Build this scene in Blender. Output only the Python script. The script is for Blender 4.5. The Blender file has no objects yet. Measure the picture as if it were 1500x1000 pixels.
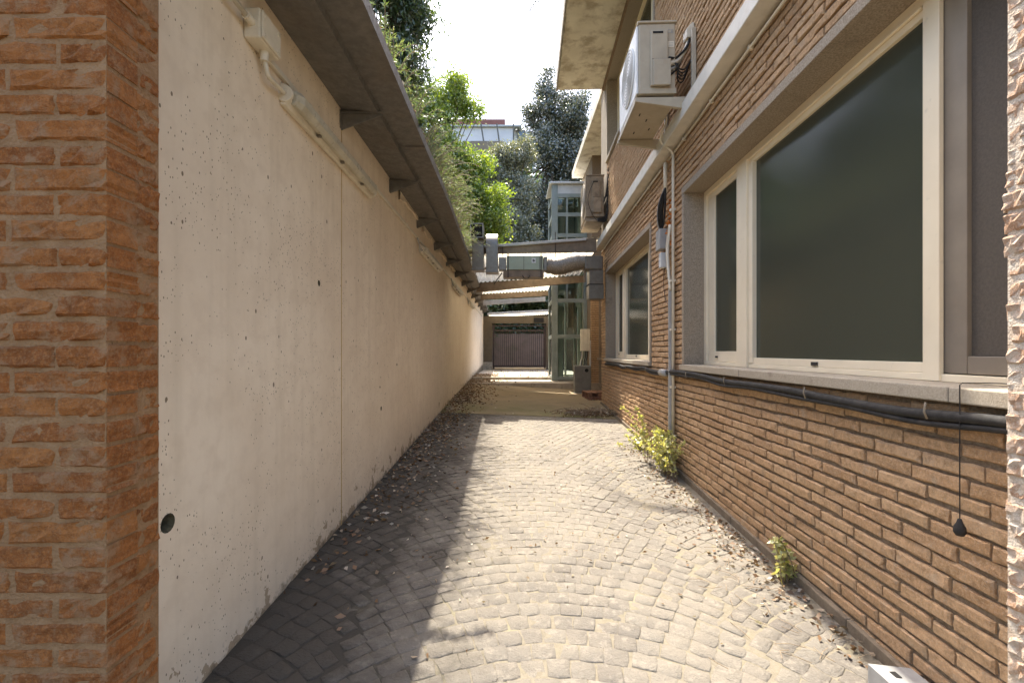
import bpy, math, random
import numpy as np
from mathutils import Vector, Matrix
random.seed(7); rng = np.random.default_rng(7)
SC = bpy.context.scene
COL = SC.collection
R = math.radians

# ------------------------------------------------------------------ camera, sky, sun, exposure
cam_d = bpy.data.cameras.new('camera'); cam = bpy.data.objects.new('camera', cam_d); COL.objects.link(cam)
cam_d.sensor_width = 36.0; cam_d.lens = 16.0; cam_d.clip_start = 0.02; cam_d.clip_end = 2000
cam_d.shift_y = 0.010
cam.location = (0, 0, 1.5); cam.rotation_euler = (R(90), 0, 0)
SC.camera = cam
SUN = Vector((-0.113, 0.50, 1.0)).normalized()          # towards the sun
elev = math.asin(SUN.z); azim = math.atan2(SUN.x, SUN.y)
world = bpy.data.worlds.new('World'); SC.world = world; world.use_nodes = True
wn = world.node_tree.nodes; wl = world.node_tree.links
sky = wn.new('ShaderNodeTexSky'); sky.sky_type = 'NISHITA'; sky.sun_disc = False
sky.sun_elevation = elev; sky.sun_rotation = azim
sky.air_density = 1.0; sky.dust_density = 4.0; sky.ozone_density = 1.0
bg = wn['Background']; bg.inputs['Strength'].default_value = 0.15
wl.new(sky.outputs[0], bg.inputs['Color'])
sd = bpy.data.lights.new('sun', 'SUN'); sd.energy = 3.0; sd.angle = R(0.53); sd.color = (1.0, 0.93, 0.81)
so = bpy.data.objects.new('sun', sd); COL.objects.link(so)
so.rotation_euler = SUN.to_track_quat('Z', 'Y').to_euler(); so.location = (0, 0, 40)
SC.view_settings.view_transform = 'Standard'; SC.view_settings.look = 'None'
SC.view_settings.exposure = 2.12; SC.view_settings.gamma = 1.0
SC.cycles.max_bounces = 10; SC.cycles.diffuse_bounces = 6; SC.cycles.glossy_bounces = 4
SC.cycles.transmission_bounces = 6; SC.cycles.transparent_max_bounces = 12
SC.cycles.use_denoising = True; SC.cycles.sample_clamp_indirect = 6.0
SC.cycles.caustics_reflective = False; SC.cycles.caustics_refractive = False

# ------------------------------------------------------------------ materials
class NT:
    def __init__(s, name):
        s.m = bpy.data.materials.new(name); s.m.use_nodes = True
        s.t = s.m.node_tree; s.n = s.t.nodes; s.l = s.t.links
        s.b = s.n['Principled BSDF']; s.out = s.n['Material Output']
        s._pos = None
    def node(s, typ, **kw):
        n = s.n.new(typ)
        for k, v in kw.items(): setattr(n, k, v)
        return n
    def pos(s):
        if s._pos is None: s._pos = s.node('ShaderNodeNewGeometry')
        return s._pos.outputs['Position']
    def island(s):
        s.pos(); return s._pos.outputs['Random Per Island']
    def mapped(s, sc):
        mp = s.node('ShaderNodeMapping'); s.l.new(s.pos(), mp.inputs[0])
        mp.inputs['Scale'].default_value = sc if isinstance(sc, tuple) else (sc, sc, sc)
        return mp.outputs[0]
    def noise(s, scale, detail=4, rough=.55, aniso=None, dist=0):
        n = s.node('ShaderNodeTexNoise'); n.inputs['Scale'].default_value = scale if aniso is None else 1.0
        n.inputs['Detail'].default_value = detail; n.inputs['Roughness'].default_value = rough
        n.inputs['Distortion'].default_value = dist
        s.l.new(s.pos() if aniso is None else s.mapped(aniso), n.inputs['Vector']); return n.outputs['Fac']
    def voro(s, scale, feature='F1', aniso=None, rnd=1.0):
        n = s.node('ShaderNodeTexVoronoi'); n.feature = feature; n.inputs['Scale'].default_value = scale if aniso is None else 1.0
        n.inputs['Randomness'].default_value = rnd
        s.l.new(s.pos() if aniso is None else s.mapped(aniso), n.inputs['Vector']); return n
    def ramp(s, fac, stops):
        n = s.node('ShaderNodeValToRGB'); e = n.color_ramp.elements
        while len(e) < len(stops): e.new(.5)
        for i, (p, c) in enumerate(stops):
            e[i].position = p; e[i].color = (c, c, c, 1) if not isinstance(c, tuple) else (*c, 1)
        s.l.new(fac, n.inputs[0]); return n.outputs[0]
    def mix(s, fac, a, b, typ='MIX'):
        n = s.node('ShaderNodeMix', data_type='RGBA', blend_type=typ)
        for sock, v in ((n.inputs[0], fac), (n.inputs[6], a), (n.inputs[7], b)):
            if isinstance(v, (int, float)): sock.default_value = v
            elif isinstance(v, tuple): sock.default_value = (*v, 1)
            else: s.l.new(v, sock)
        return n.outputs[2]
    def math(s, op, a, b=0.0, clamp=False):
        n = s.node('ShaderNodeMath', operation=op, use_clamp=clamp)
        for sock, v in ((n.inputs[0], a), (n.inputs[1], b)):
            if isinstance(v, (int, float)): sock.default_value = v
            else: s.l.new(v, sock)
        return n.outputs[0]
    def axis(s, i):
        n = s.node('ShaderNodeSeparateXYZ'); s.l.new(s.pos(), n.inputs[0]); return n.outputs[i]
    def rnd(s):                                       # one random number for each piece, joined or single
        o = s.node('ShaderNodeObjectInfo')
        return s.math('FRACT', s.math('ADD', s.math('MULTIPLY', o.outputs['Random'], 7.31), s.island()))
    def bump(s, h, strength=.4, dist=.01):
        n = s.node('ShaderNodeBump'); n.inputs['Strength'].default_value = strength
        n.inputs['Distance'].default_value = dist; s.l.new(h, n.inputs['Height']); s.l.new(n.outputs[0], s.b.inputs['Normal'])
    def color(s, c): s.l.new(c, s.b.inputs['Base Color'])
    def rough(s, v):
        if isinstance(v, (int, float)): s.b.inputs['Roughness'].default_value = v
        else: s.l.new(v, s.b.inputs['Roughness'])

def M(name, c1, c2=None, scale=6, rough=.7, bump=.15, bscale=120, metal=0.0, jit=0.0, dirt=None, dscale=3, dlo=.5, dhi=.75, spec=.4, aniso=None):
    s = NT(name); c2 = c2 or tuple(x * .8 for x in c1)
    c = s.mix(s.ramp(s.noise(scale, 6, .6, aniso), [(.38, 0.), (.62, 1.)]), c1, c2)
    if dirt: c = s.mix(s.ramp(s.noise(dscale, 8, .65), [(dlo, 0.), (dhi, 1.)]), c, dirt)
    if jit:
        v = s.math('ADD', s.math('MULTIPLY', s.rnd(), 2 * jit), 1 - jit)
        c = s.mix(1.0, c, v, 'MULTIPLY')
    s.color(c); s.b.inputs['Metallic'].default_value = metal; s.b.inputs['Specular IOR Level'].default_value = spec
    s.rough(s.ramp(s.noise(scale * 3, 3), [(.3, max(rough - .12, .03)), (.7, min(rough + .12, 1.))]))
    if bump: s.bump(s.noise(bscale, 5), bump, .01)
    return s.m

MAT = {}
def brick_mat(name, pal, smear, smear_lo, smear_hi, bump=.5):
    s = NT(name); r = s.rnd()
    c = s.ramp(r, [(i / (len(pal) - 1), p) for i, p in enumerate(pal)])
    c = s.mix(s.ramp(s.noise(30, 7, .75), [(.44, 0.), (.62, .65)]), c, tuple(x * .60 for x in pal[0]))
    c = s.mix(s.ramp(s.noise(75, 4, .7), [(.50, 0.), (.62, .45)]), c, tuple(min(1, x * 1.3) for x in pal[2]))
    c = s.mix(s.ramp(s.noise(160, 3, .6), [(.52, 0.), (.66, .5)]), c, smear)
    c = s.mix(s.ramp(s.noise(11, 8, .72), [(smear_lo, 0.), (smear_hi, .8)]), c, smear)
    s.color(c); s.rough(.9); s.b.inputs['Specular IOR Level'].default_value = .2
    h = s.math('ADD', s.noise(70, 8, .7), s.math('MULTIPLY', s.noise(330, 3), .5))
    s.bump(h, min(1, bump * 1.5), .010); return s.m
MAT['brick'] = brick_mat('wall_brick', [(.41, .255, .135), (.475, .305, .165), (.51, .335, .19), (.45, .275, .145), (.385, .235, .125)], (.42, .335, .245), .56, .72)
MAT['brick_up'] = MAT['brick']
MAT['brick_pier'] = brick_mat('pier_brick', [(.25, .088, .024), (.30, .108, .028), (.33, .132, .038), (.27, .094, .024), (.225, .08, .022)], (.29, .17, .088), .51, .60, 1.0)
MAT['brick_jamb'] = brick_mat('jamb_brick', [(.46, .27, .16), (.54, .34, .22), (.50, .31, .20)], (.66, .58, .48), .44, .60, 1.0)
MAT['mortar'] = M('mortar_brown', (.17, .12, .075), (.26, .195, .13), 60, .95, .6, 160)
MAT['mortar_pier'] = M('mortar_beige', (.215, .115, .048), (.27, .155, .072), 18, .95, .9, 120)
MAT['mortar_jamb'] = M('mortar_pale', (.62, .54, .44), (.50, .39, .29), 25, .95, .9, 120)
MAT['aggregate'] = M('exposed_aggregate', (.24, .19, .135), (.40, .335, .255), 110, .9, .7, 260, dirt=(.16, .13, .10), dscale=5, dlo=.58, dhi=.85)
MAT['sill'] = M('sill_stone', (.40, .345, .265), (.31, .265, .20), 120, .85, .35, 260, dirt=(.22, .18, .14), dscale=9, dlo=.57, dhi=.8)
MAT['alu'] = M('cream_window_aluminium', (.80, .70, .52), (.75, .65, .48), 3, .45, .03, 90, dirt=(.46, .40, .30), dscale=14, dlo=.62, dhi=.85)
MAT['alu_grey'] = M('brown_grey_sash_paint', (.25, .21, .16), (.21, .175, .135), 4, .5, .03)
MAT['white_paint'] = M('white_painted_beam', (.66, .62, .54), (.58, .55, .48), 5, .6, .12, 60, dirt=(.42, .36, .28), dscale=4, dlo=.55, dhi=.85)
MAT['plastic'] = M('cream_plastic', (.66, .60, .48), (.58, .52, .41), 8, .5, .05, 80, dirt=(.38, .31, .22), dscale=9, dlo=.6, dhi=.85)
MAT['grey_plastic'] = M('grey_conduit', (.36, .35, .33), (.30, .29, .27), 10, .55, .05)
MAT['zinc'] = M('zinc_sheet', (.20, .185, .165), (.145, .135, .12), 14, .62, .25, 300, metal=.35, dirt=(.16, .13, .10), dscale=3, dlo=.5, dhi=.85)
MAT['galv'] = M('galvanised_duct', (.20, .18, .15), (.17, .15, .125), 14, .42, .1, 60, metal=.75, dirt=(.25, .21, .16), dscale=6, dlo=.55, dhi=.85)
MAT['foil'] = M('foil_hose', (.40, .35, .29), (.24, .20, .16), 40, .42, .8, 70, metal=.6)
MAT['black'] = M('black_rubber', (.014, .013, .012), (.025, .022, .02), 12, .8, .2, 60)
MAT['dark'] = M('dark_void', (.012, .011, .010), None, 5, .9, 0)
MAT['gate'] = M('dark_gate_paint', (.030, .022, .020), (.055, .030, .022), 12, .6, .1)
MAT['lift'] = M('grey_green_steel', (.25, .285, .265), (.20, .235, .215), 5, .45, .05, dirt=(.30, .29, .26), dscale=5, dlo=.6, dhi=.9)
MAT['lift_pale'] = M('pale_lift_cladding', (.55, .56, .55), (.48, .49, .48), 5, .5, .05)
MAT['beam'] = M('brown_canopy_steel', (.25, .185, .125), (.19, .14, .095), 7, .6, .1, dirt=(.14, .11, .08), dscale=7, dlo=.55, dhi=.85)
MAT['beam_pale'] = M('pale_canopy_steel', (.52, .50, .47), (.42, .40, .37), 7, .5, .1)
MAT['fanbox'] = M('pale_green_fan_box', (.38, .43, .32), (.34, .385, .285), 6, .55, .05)
MAT['ac'] = M('aged_cream_casing', (.43, .37, .275), (.38, .325, .24), 5, .5, .04, dirt=(.36, .29, .20), dscale=9, dlo=.55, dhi=.85)
MAT['ac_front'] = M('white_casing', (.74, .74, .72), (.68, .68, .66), 5, .5, .03)
MAT['cabinet'] = M('grey_cabinet_plastic', (.16, .155, .135), (.13, .125, .11), 6, .55, .05)
MAT['pallet'] = M('weathered_pallet_wood', (.22, .115, .07), (.15, .075, .045), 20, .9, .5, 90, jit=.2)
MAT['twig'] = M('dry_twig', (.20, .14, .09), (.30, .23, .15), 30, .9, .3)
MAT['bark'] = M('bark', (.13, .10, .075), (.07, .055, .04), 12, .95, .9, 40)
MAT['orange'] = M('orange_foam', (.62, .20, .03), (.42, .13, .02), 40, .9, .9, 90)
MAT['box_metal'] = M('pale_box_metal', (.33, .325, .31), (.27, .265, .255), 8, .5, .1)
MAT['slab'] = M('stained_soffit_paint', (.74, .675, .54), (.64, .575, .45), 2.2, .9, .35, 40, dirt=(.42, .35, .25), dscale=3.0, dlo=.47, dhi=.63)
MAT['fascia'] = M('weathered_fascia', (.40, .36, .29), (.25, .22, .17), 9, .95, .6, 60)
MAT['render'] = M('beige_render', (.27, .22, .155), (.22, .18, .13), 3, .9, .3, 80, dirt=(.26, .21, .15), dscale=2, dlo=.55, dhi=.8)
MAT['pink'] = M('pink_render', (.20, .145, .12), (.15, .11, .09), 2, .9, .3, 60, dirt=(.12, .12, .07), dscale=2, dlo=.5, dhi=.8)
MAT['fw'] = M('far_white_wall', (.72, .72, .72), (.66, .66, .67), 1, .8, .05)
MAT['red'] = M('far_red_roof', (.30, .13, .11), (.25, .11, .09), 1, .8, .1)
MAT['blueglass'] = M('far_window_glass', (.20, .26, .34), (.16, .21, .28), 1, .15, 0)
MAT['ground'] = M('earth', (.16, .13, .09), (.11, .095, .06), 2, .95, .5, 20)
MAT['hill'] = M('hillside_earth', (.06, .065, .03), (.09, .08, .045), 1, .95, .5, 10)
MAT['screen'] = M('insect_screen', (.10, .083, .066), (.08, .067, .053), 90, .8, .3, 900)
MAT['blind'] = M('grey_green_blind', (.14, .145, .115), (.115, .12, .095), 3, .85, .2, 500)
MAT['room'] = M('dim_room', (.10, .095, .08), (.07, .066, .055), 2, .9, 0)
MAT['tube'] = M('clouded_diffuser', (.50, .455, .35), (.40, .36, .27), 7, .35, .05, dirt=(.27, .22, .15), dscale=8, dlo=.55, dhi=.8)
MAT['ac_old'] = M('grimy_casing', (.30, .235, .16), (.22, .17, .115), 6, .6, .1, dirt=(.12, .09, .06), dscale=7, dlo=.5, dhi=.8)
MAT['plinth'] = M('brown_plinth_stone', (.22, .17, .115), (.15, .115, .08), 14, .95, .6, 90)
MAT['hole'] = M('shaded_olive_hole', (.13, .11, .06), (.06, .05, .03), 30, .95, .5)  # olive stain with the shade of the recess put into the colour
MAT['debris'] = M('rust_brown_debris', (.20, .10, .045), (.30, .17, .07), 25, .95, .9, 60, jit=.35)

def glass_mat(name, tint, gl_rough=.04, ior=1.45):
    s = NT(name)
    tr = s.node('ShaderNodeBsdfTransparent'); tr.inputs[0].default_value = (*tint, 1)
    gl = s.node('ShaderNodeBsdfGlossy'); gl.inputs['Roughness'].default_value = gl_rough
    fr = s.node('ShaderNodeFresnel'); fr.inputs['IOR'].default_value = ior
    nb = s.node('ShaderNodeBump'); nb.inputs['Strength'].default_value = .03; s.l.new(s.noise(3, 2), nb.inputs['Height'])
    s.l.new(nb.outputs[0], gl.inputs['Normal'])
    mx = s.node('ShaderNodeMixShader'); s.l.new(fr.outputs[0], mx.inputs[0])
    s.l.new(tr.outputs[0], mx.inputs[1]); s.l.new(gl.outputs[0], mx.inputs[2]); s.l.new(mx.outputs[0], s.out.inputs[0]); return s.m
def film_glass():
    s = NT('filmed_window_glass')
    tr = s.node('ShaderNodeBsdfTransparent'); tr.inputs[0].default_value = (.55, .6, .52, 1)
    di = s.node('ShaderNodeBsdfDiffuse'); s.l.new(s.mix(s.noise(.8, 1, .4), (.085, .092, .066), (.066, .071, .052)), di.inputs[0])
    gl = s.node('ShaderNodeBsdfGlossy'); gl.inputs['Roughness'].default_value = .09
    fr = s.node('ShaderNodeFresnel'); fr.inputs['IOR'].default_value = 1.45
    m1 = s.node('ShaderNodeMixShader'); m1.inputs[0].default_value = .72; m2 = s.node('ShaderNodeMixShader')
    s.l.new(tr.outputs[0], m1.inputs[1]); s.l.new(di.outputs[0], m1.inputs[2])
    s.l.new(fr.outputs[0], m2.inputs[0]); s.l.new(m1.outputs[0], m2.inputs[1]); s.l.new(gl.outputs[0], m2.inputs[2])
    nb = s.node('ShaderNodeBump'); nb.inputs['Strength'].default_value = .03; nb.inputs['Distance'].default_value = .01
    s.l.new(s.noise(420, 2), nb.inputs['Height']); s.l.new(nb.outputs[0], gl.inputs['Normal'])
    s.l.new(m2.outputs[0], s.out.inputs[0]); return s.m
MAT['glass'] = film_glass()
MAT['lift_glass'] = glass_mat('lift_glass', (.72, .80, .76), .03)

def leaf_mat(name, pal, trans=.45, rough=.45, gloss=.10):
    s = NT(name); r = s.rnd()
    c = s.ramp(r, [(i / (len(pal) - 1), p) for i, p in enumerate(pal)])
    d = s.node('ShaderNodeBsdfDiffuse'); t = s.node('ShaderNodeBsdfTranslucent'); g = s.node('ShaderNodeBsdfGlossy')
    g.inputs['Roughness'].default_value = rough; g.inputs[0].default_value = (.9, .9, .9, 1)
    s.l.new(c, d.inputs[0]); tc = s.mix(1.0, c, (1.25, 1.2, .45), 'MULTIPLY'); s.l.new(tc, t.inputs[0])
    m1 = s.node('ShaderNodeMixShader'); m1.inputs[0].default_value = trans
    m2 = s.node('ShaderNodeMixShader'); m2.inputs[0].default_value = gloss
    s.l.new(d.outputs[0], m1.inputs[1]); s.l.new(t.outputs[0], m1.inputs[2])
    s.l.new(m1.outputs[0], m2.inputs[1]); s.l.new(g.outputs[0], m2.inputs[2]); s.l.new(m2.outputs[0], s.out.inputs[0]); return s.m
MAT['leaf_bright'] = leaf_mat('bright_leaf', [(.13, .22, .022), (.22, .32, .03), (.32, .38, .035), (.10, .18, .02), (.26, .34, .03)], .55)
MAT['leaf_dark'] = leaf_mat('evergreen_leaf', [(.04, .062, .032), (.065, .09, .048), (.12, .14, .09), (.035, .055, .03), (.17, .18, .13)], .3, .42, .2)
MAT['leaf_olive'] = leaf_mat('grey_green_leaf', [(.16, .18, .11), (.24, .25, .17), (.12, .14, .08), (.30, .30, .22)], .35, .45, .16)
MAT['leaf_peach'] = leaf_mat('drooping_leaf', [(.045, .085, .03), (.07, .12, .04), (.10, .15, .05)], .4, .4, .12)
MAT['leaf_rose'] = leaf_mat('rosemary_needle', [(.15, .23, .11), (.23, .30, .17), (.11, .18, .07), (.30, .33, .22)], .4, .5, .08)
MAT['leaf_weed'] = leaf_mat('weed_leaf', [(.44, .45, .17), (.58, .55, .28), (.30, .36, .09), (.64, .57, .35)], .55)
MAT['leaf_dry'] = leaf_mat('dry_leaf', [(.16, .085, .045), (.24, .14, .07), (.10, .06, .035), (.36, .27, .18), (.50, .45, .38)], .15, .6, .04)
MAT['leaf_hedge'] = leaf_mat('hedge_leaf', [(.035, .065, .02), (.06, .10, .03), (.09, .14, .035)], .35)

def plaster_mat():
    s = NT('pitted_cream_concrete')
    c = s.mix(s.ramp(s.noise(1.1, 6, .6), [(.4, 0.), (.6, 1.)]), (.74, .625, .475), (.68, .56, .415))
    c = s.mix(s.ramp(s.noise(9, 5, .6), [(.46, 0.), (.64, .4)]), c, (.61, .49, .36))
    st = s.noise(1, 5, .6, aniso=(9, 9, .55))                                            # faint rain streaks
    c = s.mix(s.ramp(st, [(.50, 0.), (.68, .35)]), c, (.56, .455, .325))
    low = s.ramp(s.axis(2), [(.10, 1.), (.95, 0.)])
    n = s.math('SUBTRACT', s.noise(4.5, 9, .7), s.math('MULTIPLY', s.axis(2), .12))
    # small casting pits
    v = s.voro(1, aniso=(34, 34, 21)); pick = s.node('ShaderNodeSeparateColor'); s.l.new(v.outputs['Color'], pick.inputs[0])
    dens = s.ramp(s.noise(1.6, 3), [(.38, .04), (.60, .55)])
    sel = s.math('LESS_THAN', pick.outputs[0], dens)
    size = s.math('MULTIPLY', s.math('POWER', pick.outputs[1], 6), .28)
    pit = s.math('MULTIPLY', sel, s.math('LESS_THAN', v.outputs['Distance'], s.math('ADD', size, .04)))
    v2 = s.voro(1, aniso=(85, 85, 48)); p2 = s.node('ShaderNodeSeparateColor'); s.l.new(v2.outputs['Color'], p2.inputs[0])
    sel2 = s.math('LESS_THAN', p2.outputs[0], s.ramp(s.noise(2.1, 4, .6), [(.42, 0.), (.64, .22)]))
    pit = s.math('MAXIMUM', pit, s.math('MULTIPLY', sel2, s.math('LESS_THAN', v2.outputs['Distance'], s.math('ADD', s.math('MULTIPLY', p2.outputs[1], .16), .10))))
    c = s.mix(s.math('MULTIPLY', pit, .9), c, (.15, .11, .07))
    # lost paint close to the paving: height above the sloping ground
    hg = s.math('SUBTRACT', s.axis(2), s.math('ADD', s.math('MULTIPLY', s.axis(1), .0445), -.01))
    lost = s.math('GREATER_THAN', s.math('SUBTRACT', s.noise(6.5, 7, .62), s.math('MULTIPLY', hg, .8)), .505)
    c = s.mix(s.math('MULTIPLY', lost, .85), c, (.34, .25, .155))
    moss = s.ramp(s.math('SUBTRACT', s.noise(14, 6, .7), s.math('MULTIPLY', hg, 3.2)), [(.40, 0.), (.62, .85)])
    c = s.mix(moss, c, (.15, .115, .075))
    s.color(c); s.rough(.92); s.b.inputs['Specular IOR Level'].default_value = .2
    h = s.math('SUBTRACT', s.math('ADD', s.math('MULTIPLY', s.noise(45, 6, .6), .25), s.math('MULTIPLY', s.noise(5, 4), .4)), s.math('ADD', pit, s.math('MULTIPLY', lost, .3)))
    s.bump(h, .35, .008); return s.m
MAT['plaster'] = plaster_mat()

def cobble_mat():
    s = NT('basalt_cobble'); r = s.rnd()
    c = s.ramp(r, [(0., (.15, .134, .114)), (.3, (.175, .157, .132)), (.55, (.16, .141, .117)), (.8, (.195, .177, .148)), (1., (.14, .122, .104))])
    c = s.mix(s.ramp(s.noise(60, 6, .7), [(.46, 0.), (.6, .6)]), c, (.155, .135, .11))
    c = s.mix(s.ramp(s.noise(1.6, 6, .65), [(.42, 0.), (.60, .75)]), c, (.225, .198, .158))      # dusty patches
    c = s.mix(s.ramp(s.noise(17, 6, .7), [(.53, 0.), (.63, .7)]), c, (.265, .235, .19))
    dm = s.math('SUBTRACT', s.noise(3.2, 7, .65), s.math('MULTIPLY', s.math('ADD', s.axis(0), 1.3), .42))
    c = s.mix(s.ramp(dm, [(.05, 0.), (.36, .92)]), c, (.055, .047, .037))                       # damp dirt along the wall, widened to paint in the canopy's shade
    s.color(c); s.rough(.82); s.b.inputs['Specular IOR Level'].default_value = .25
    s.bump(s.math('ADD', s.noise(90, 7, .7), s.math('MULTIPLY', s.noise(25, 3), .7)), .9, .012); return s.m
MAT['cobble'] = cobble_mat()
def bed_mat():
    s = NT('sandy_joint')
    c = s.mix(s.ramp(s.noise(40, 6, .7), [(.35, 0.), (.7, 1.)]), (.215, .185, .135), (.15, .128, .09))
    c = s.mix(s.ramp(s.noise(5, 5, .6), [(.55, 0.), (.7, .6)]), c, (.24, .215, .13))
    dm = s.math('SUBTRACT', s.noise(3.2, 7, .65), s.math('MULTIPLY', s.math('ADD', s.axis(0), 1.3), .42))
    c = s.mix(s.ramp(dm, [(.02, 0.), (.28, .95)]), c, (.03, .025, .018))  # wall dirt on the joints, widened to paint in the canopy's shade
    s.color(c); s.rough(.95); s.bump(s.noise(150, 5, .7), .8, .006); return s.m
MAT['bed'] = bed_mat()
def concrete_mat():
    s = NT('mossy_concrete')
    c = s.mix(s.ramp(s.noise(1.4, 7, .65), [(.3, 0.), (.7, 1.)]), (.31, .23, .13), (.215, .16, .09))
    c = s.mix(s.ramp(s.noise(4, 7, .7), [(.55, 0.), (.75, .6)]), c, (.12, .09, .055))
    near = s.ramp(s.math('MULTIPLY', s.math('SUBTRACT', 10.2, s.axis(1)), .5), [(0., 0.), (.75, 1.)])
    ms = s.math('MULTIPLY', near, s.ramp(s.noise(1.7, 6, .65), [(.38, .15), (.62, .9)]))
    c = s.mix(ms, c, (.13, .125, .03))
    s.color(c); s.rough(.85); s.bump(s.noise(60, 6, .7), .4, .008); return s.m
MAT['concrete'] = concrete_mat()
def sheet_mat():
    s = NT('translucent_corrugated_sheet')
    d = s.node('ShaderNodeBsdfDiffuse'); t = s.node('ShaderNodeBsdfTranslucent'); m = s.node('ShaderNodeMixShader')
    c = s.mix(s.ramp(s.noise(2.5, 7, .7), [(.4, 0.), (.75, .6)]), (.72, .67, .55), (.42, .36, .26))
    s.l.new(c, d.inputs[0]); s.l.new(c, t.inputs[0]); m.inputs[0].default_value = .62
    s.l.new(d.outputs[0], m.inputs[1]); s.l.new(t.outputs[0], m.inputs[2]); s.l.new(m.outputs[0], s.out.inputs[0]); return s.m
MAT['sheet'] = sheet_mat()

# ------------------------------------------------------------------ mesh helpers
class MB:
    def __init__(s): s.v = []; s.f = []
    def add(s, vs, fs):
        o = len(s.v); s.v += [tuple(v) for v in vs]; s.f += [tuple(i + o for i in f) for f in fs]; return s
    def box(s, x0, x1, y0, y1, z0, z1):
        return s.add([(x0, y0, z0), (x1, y0, z0), (x1, y1, z0), (x0, y1, z0), (x0, y0, z1), (x1, y0, z1), (x1, y1, z1), (x0, y1, z1)],
                     [(0, 3, 2, 1), (4, 5, 6, 7), (0, 1, 5, 4), (1, 2, 6, 5), (2, 3, 7, 6), (3, 0, 4, 7)])
    def prism(s, poly, lo, hi, axis='y'):
        n = len(poly)
        P = {'y': lambda a, b, t: (a, t, b), 'x': lambda a, b, t: (t, a, b), 'z': lambda a, b, t: (a, b, t)}[axis]
        return s.add([P(a, b, lo) for a, b in poly] + [P(a, b, hi) for a, b in poly],
                     [tuple(range(n))[::-1], tuple(range(n, 2 * n))] + [(i, (i + 1) % n, n + (i + 1) % n, n + i) for i in range(n)])
    def tube(s, pts, r, n=8, cap=True, ring_r=None):
        pts = [Vector(p) for p in pts]; N = len(pts); vs = []; fs = []
        t = (pts[1] - pts[0]).normalized(); u = t.orthogonal().normalized()
        for i, p in enumerate(pts):
            t = ((pts[min(i + 1, N - 1)] - pts[max(i - 1, 0)])).normalized()
            u = (u - t * u.dot(t)).normalized(); w = t.cross(u)
            rr = ring_r(i / (N - 1), i) if ring_r else r
            vs += [p + (u * math.cos(2 * math.pi * k / n) + w * math.sin(2 * math.pi * k / n)) * rr for k in range(n)]
        for i in range(N - 1):
            for k in range(n):
                fs.append((i * n + k, i * n + (k + 1) % n, (i + 1) * n + (k + 1) % n, (i + 1) * n + k))
        if cap: fs += [tuple(range(n))[::-1], tuple(range((N - 1) * n, N * n))]
        return s.add(vs, fs)
    def cyl(s, a, b, r, n=12): return s.tube([a, b], r, n)
    def mesh(s, name, mat, smooth=False):
        me = bpy.data.meshes.new(name); me.from_pydata(s.v, [], s.f); me.update()
        me.materials.append(MAT[mat] if isinstance(mat, str) else mat)
        if smooth: me.polygons.foreach_set('use_smooth', [True] * len(me.polygons))
        return me
    def build(s, name, mat, parent=None, smooth=False, bevel=0):
        o = bpy.data.objects.new(name, s.mesh(name, mat, smooth)); COL.objects.link(o); o.parent = parent
        if bevel:
            b = o.modifiers.new('bevel', 'BEVEL'); b.width = bevel; b.segments = 2; b.limit_method = 'ANGLE'; b.angle_limit = R(40)
        return o
def box(name, mat, parent, x0, x1, y0, y1, z0, z1, bevel=0): return MB().box(x0, x1, y0, y1, z0, z1).build(name, mat, parent, bevel=bevel)
def tag(o, label, cat, group=None, kind=None):
    if label: o['label'] = label
    if cat: o['category'] = cat
    if group: o['group'] = group
    if kind: o['kind'] = kind
    return o
def empty(name, loc=(0, 0, 0), rz=0):
    o = bpy.data.objects.new(name, None); COL.objects.link(o); o.location = loc; o.rotation_euler = (0, 0, rz); return o
def copy_tree(o, parent=None):
    c = o.copy(); COL.objects.link(c); c.parent = parent
    for ch in [x for x in KIDS.get(o.name, [])]: copy_tree(ch, c)
    return c
KIDS = {}
def kids_of(o):
    KIDS[o.name] = list(o.children)
    for c in o.children: kids_of(c)
def bez(p0, p1, p2, p3, n=12):
    p0, p1, p2, p3 = map(Vector, (p0, p1, p2, p3)); out = []
    for i in range(n + 1):
        t = i / n; out.append(p0 * (1 - t) ** 3 + p1 * 3 * t * (1 - t) ** 2 + p2 * 3 * t * t * (1 - t) + p3 * t ** 3)
    return out
def smoothpath(pts, n=6):
    pts = [Vector(p) for p in pts]; out = []
    for i in range(len(pts) - 1):
        p0 = pts[max(i - 1, 0)]; p1 = pts[i]; p2 = pts[i + 1]; p3 = pts[min(i + 2, len(pts) - 1)]
        for k in range(n):
            t = k / n
            out.append(.5 * ((2 * p1) + (p2 - p0) * t + (2 * p0 - 5 * p1 + 4 * p2 - p3) * t * t + (3 * p1 - p0 - 3 * p2 + p3) * t ** 3))
    out.append(pts[-1]); return out
def interp(x, tab):
    if x <= tab[0][0]: a, b = tab[0], tab[1]
    elif x >= tab[-1][0]: a, b = tab[-2], tab[-1]
    else:
        for a, b in zip(tab, tab[1:]):
            if a[0] <= x <= b[0]: break
    return a[1] + (b[1] - a[1]) * (x - a[0]) / (b[0] - a[0])
ZL = [(0, -.02), (2, .074), (8, .35), (10.5, .475), (13.3, .57), (21.3, .80)]
ZR = [(0, 0.), (2.7, .085), (8, .236), (10.4, .31), (13.3, .37), (21.3, .55)]
def rwx(y): return 1.65 + .0375 * y
LWX = -1.34
def zg(x, y):
    t = (x - LWX) / (rwx(y) - LWX); t = min(max(t, 0), 1)
    return interp(y, ZL) * (1 - t) + interp(y, ZR) * t

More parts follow.
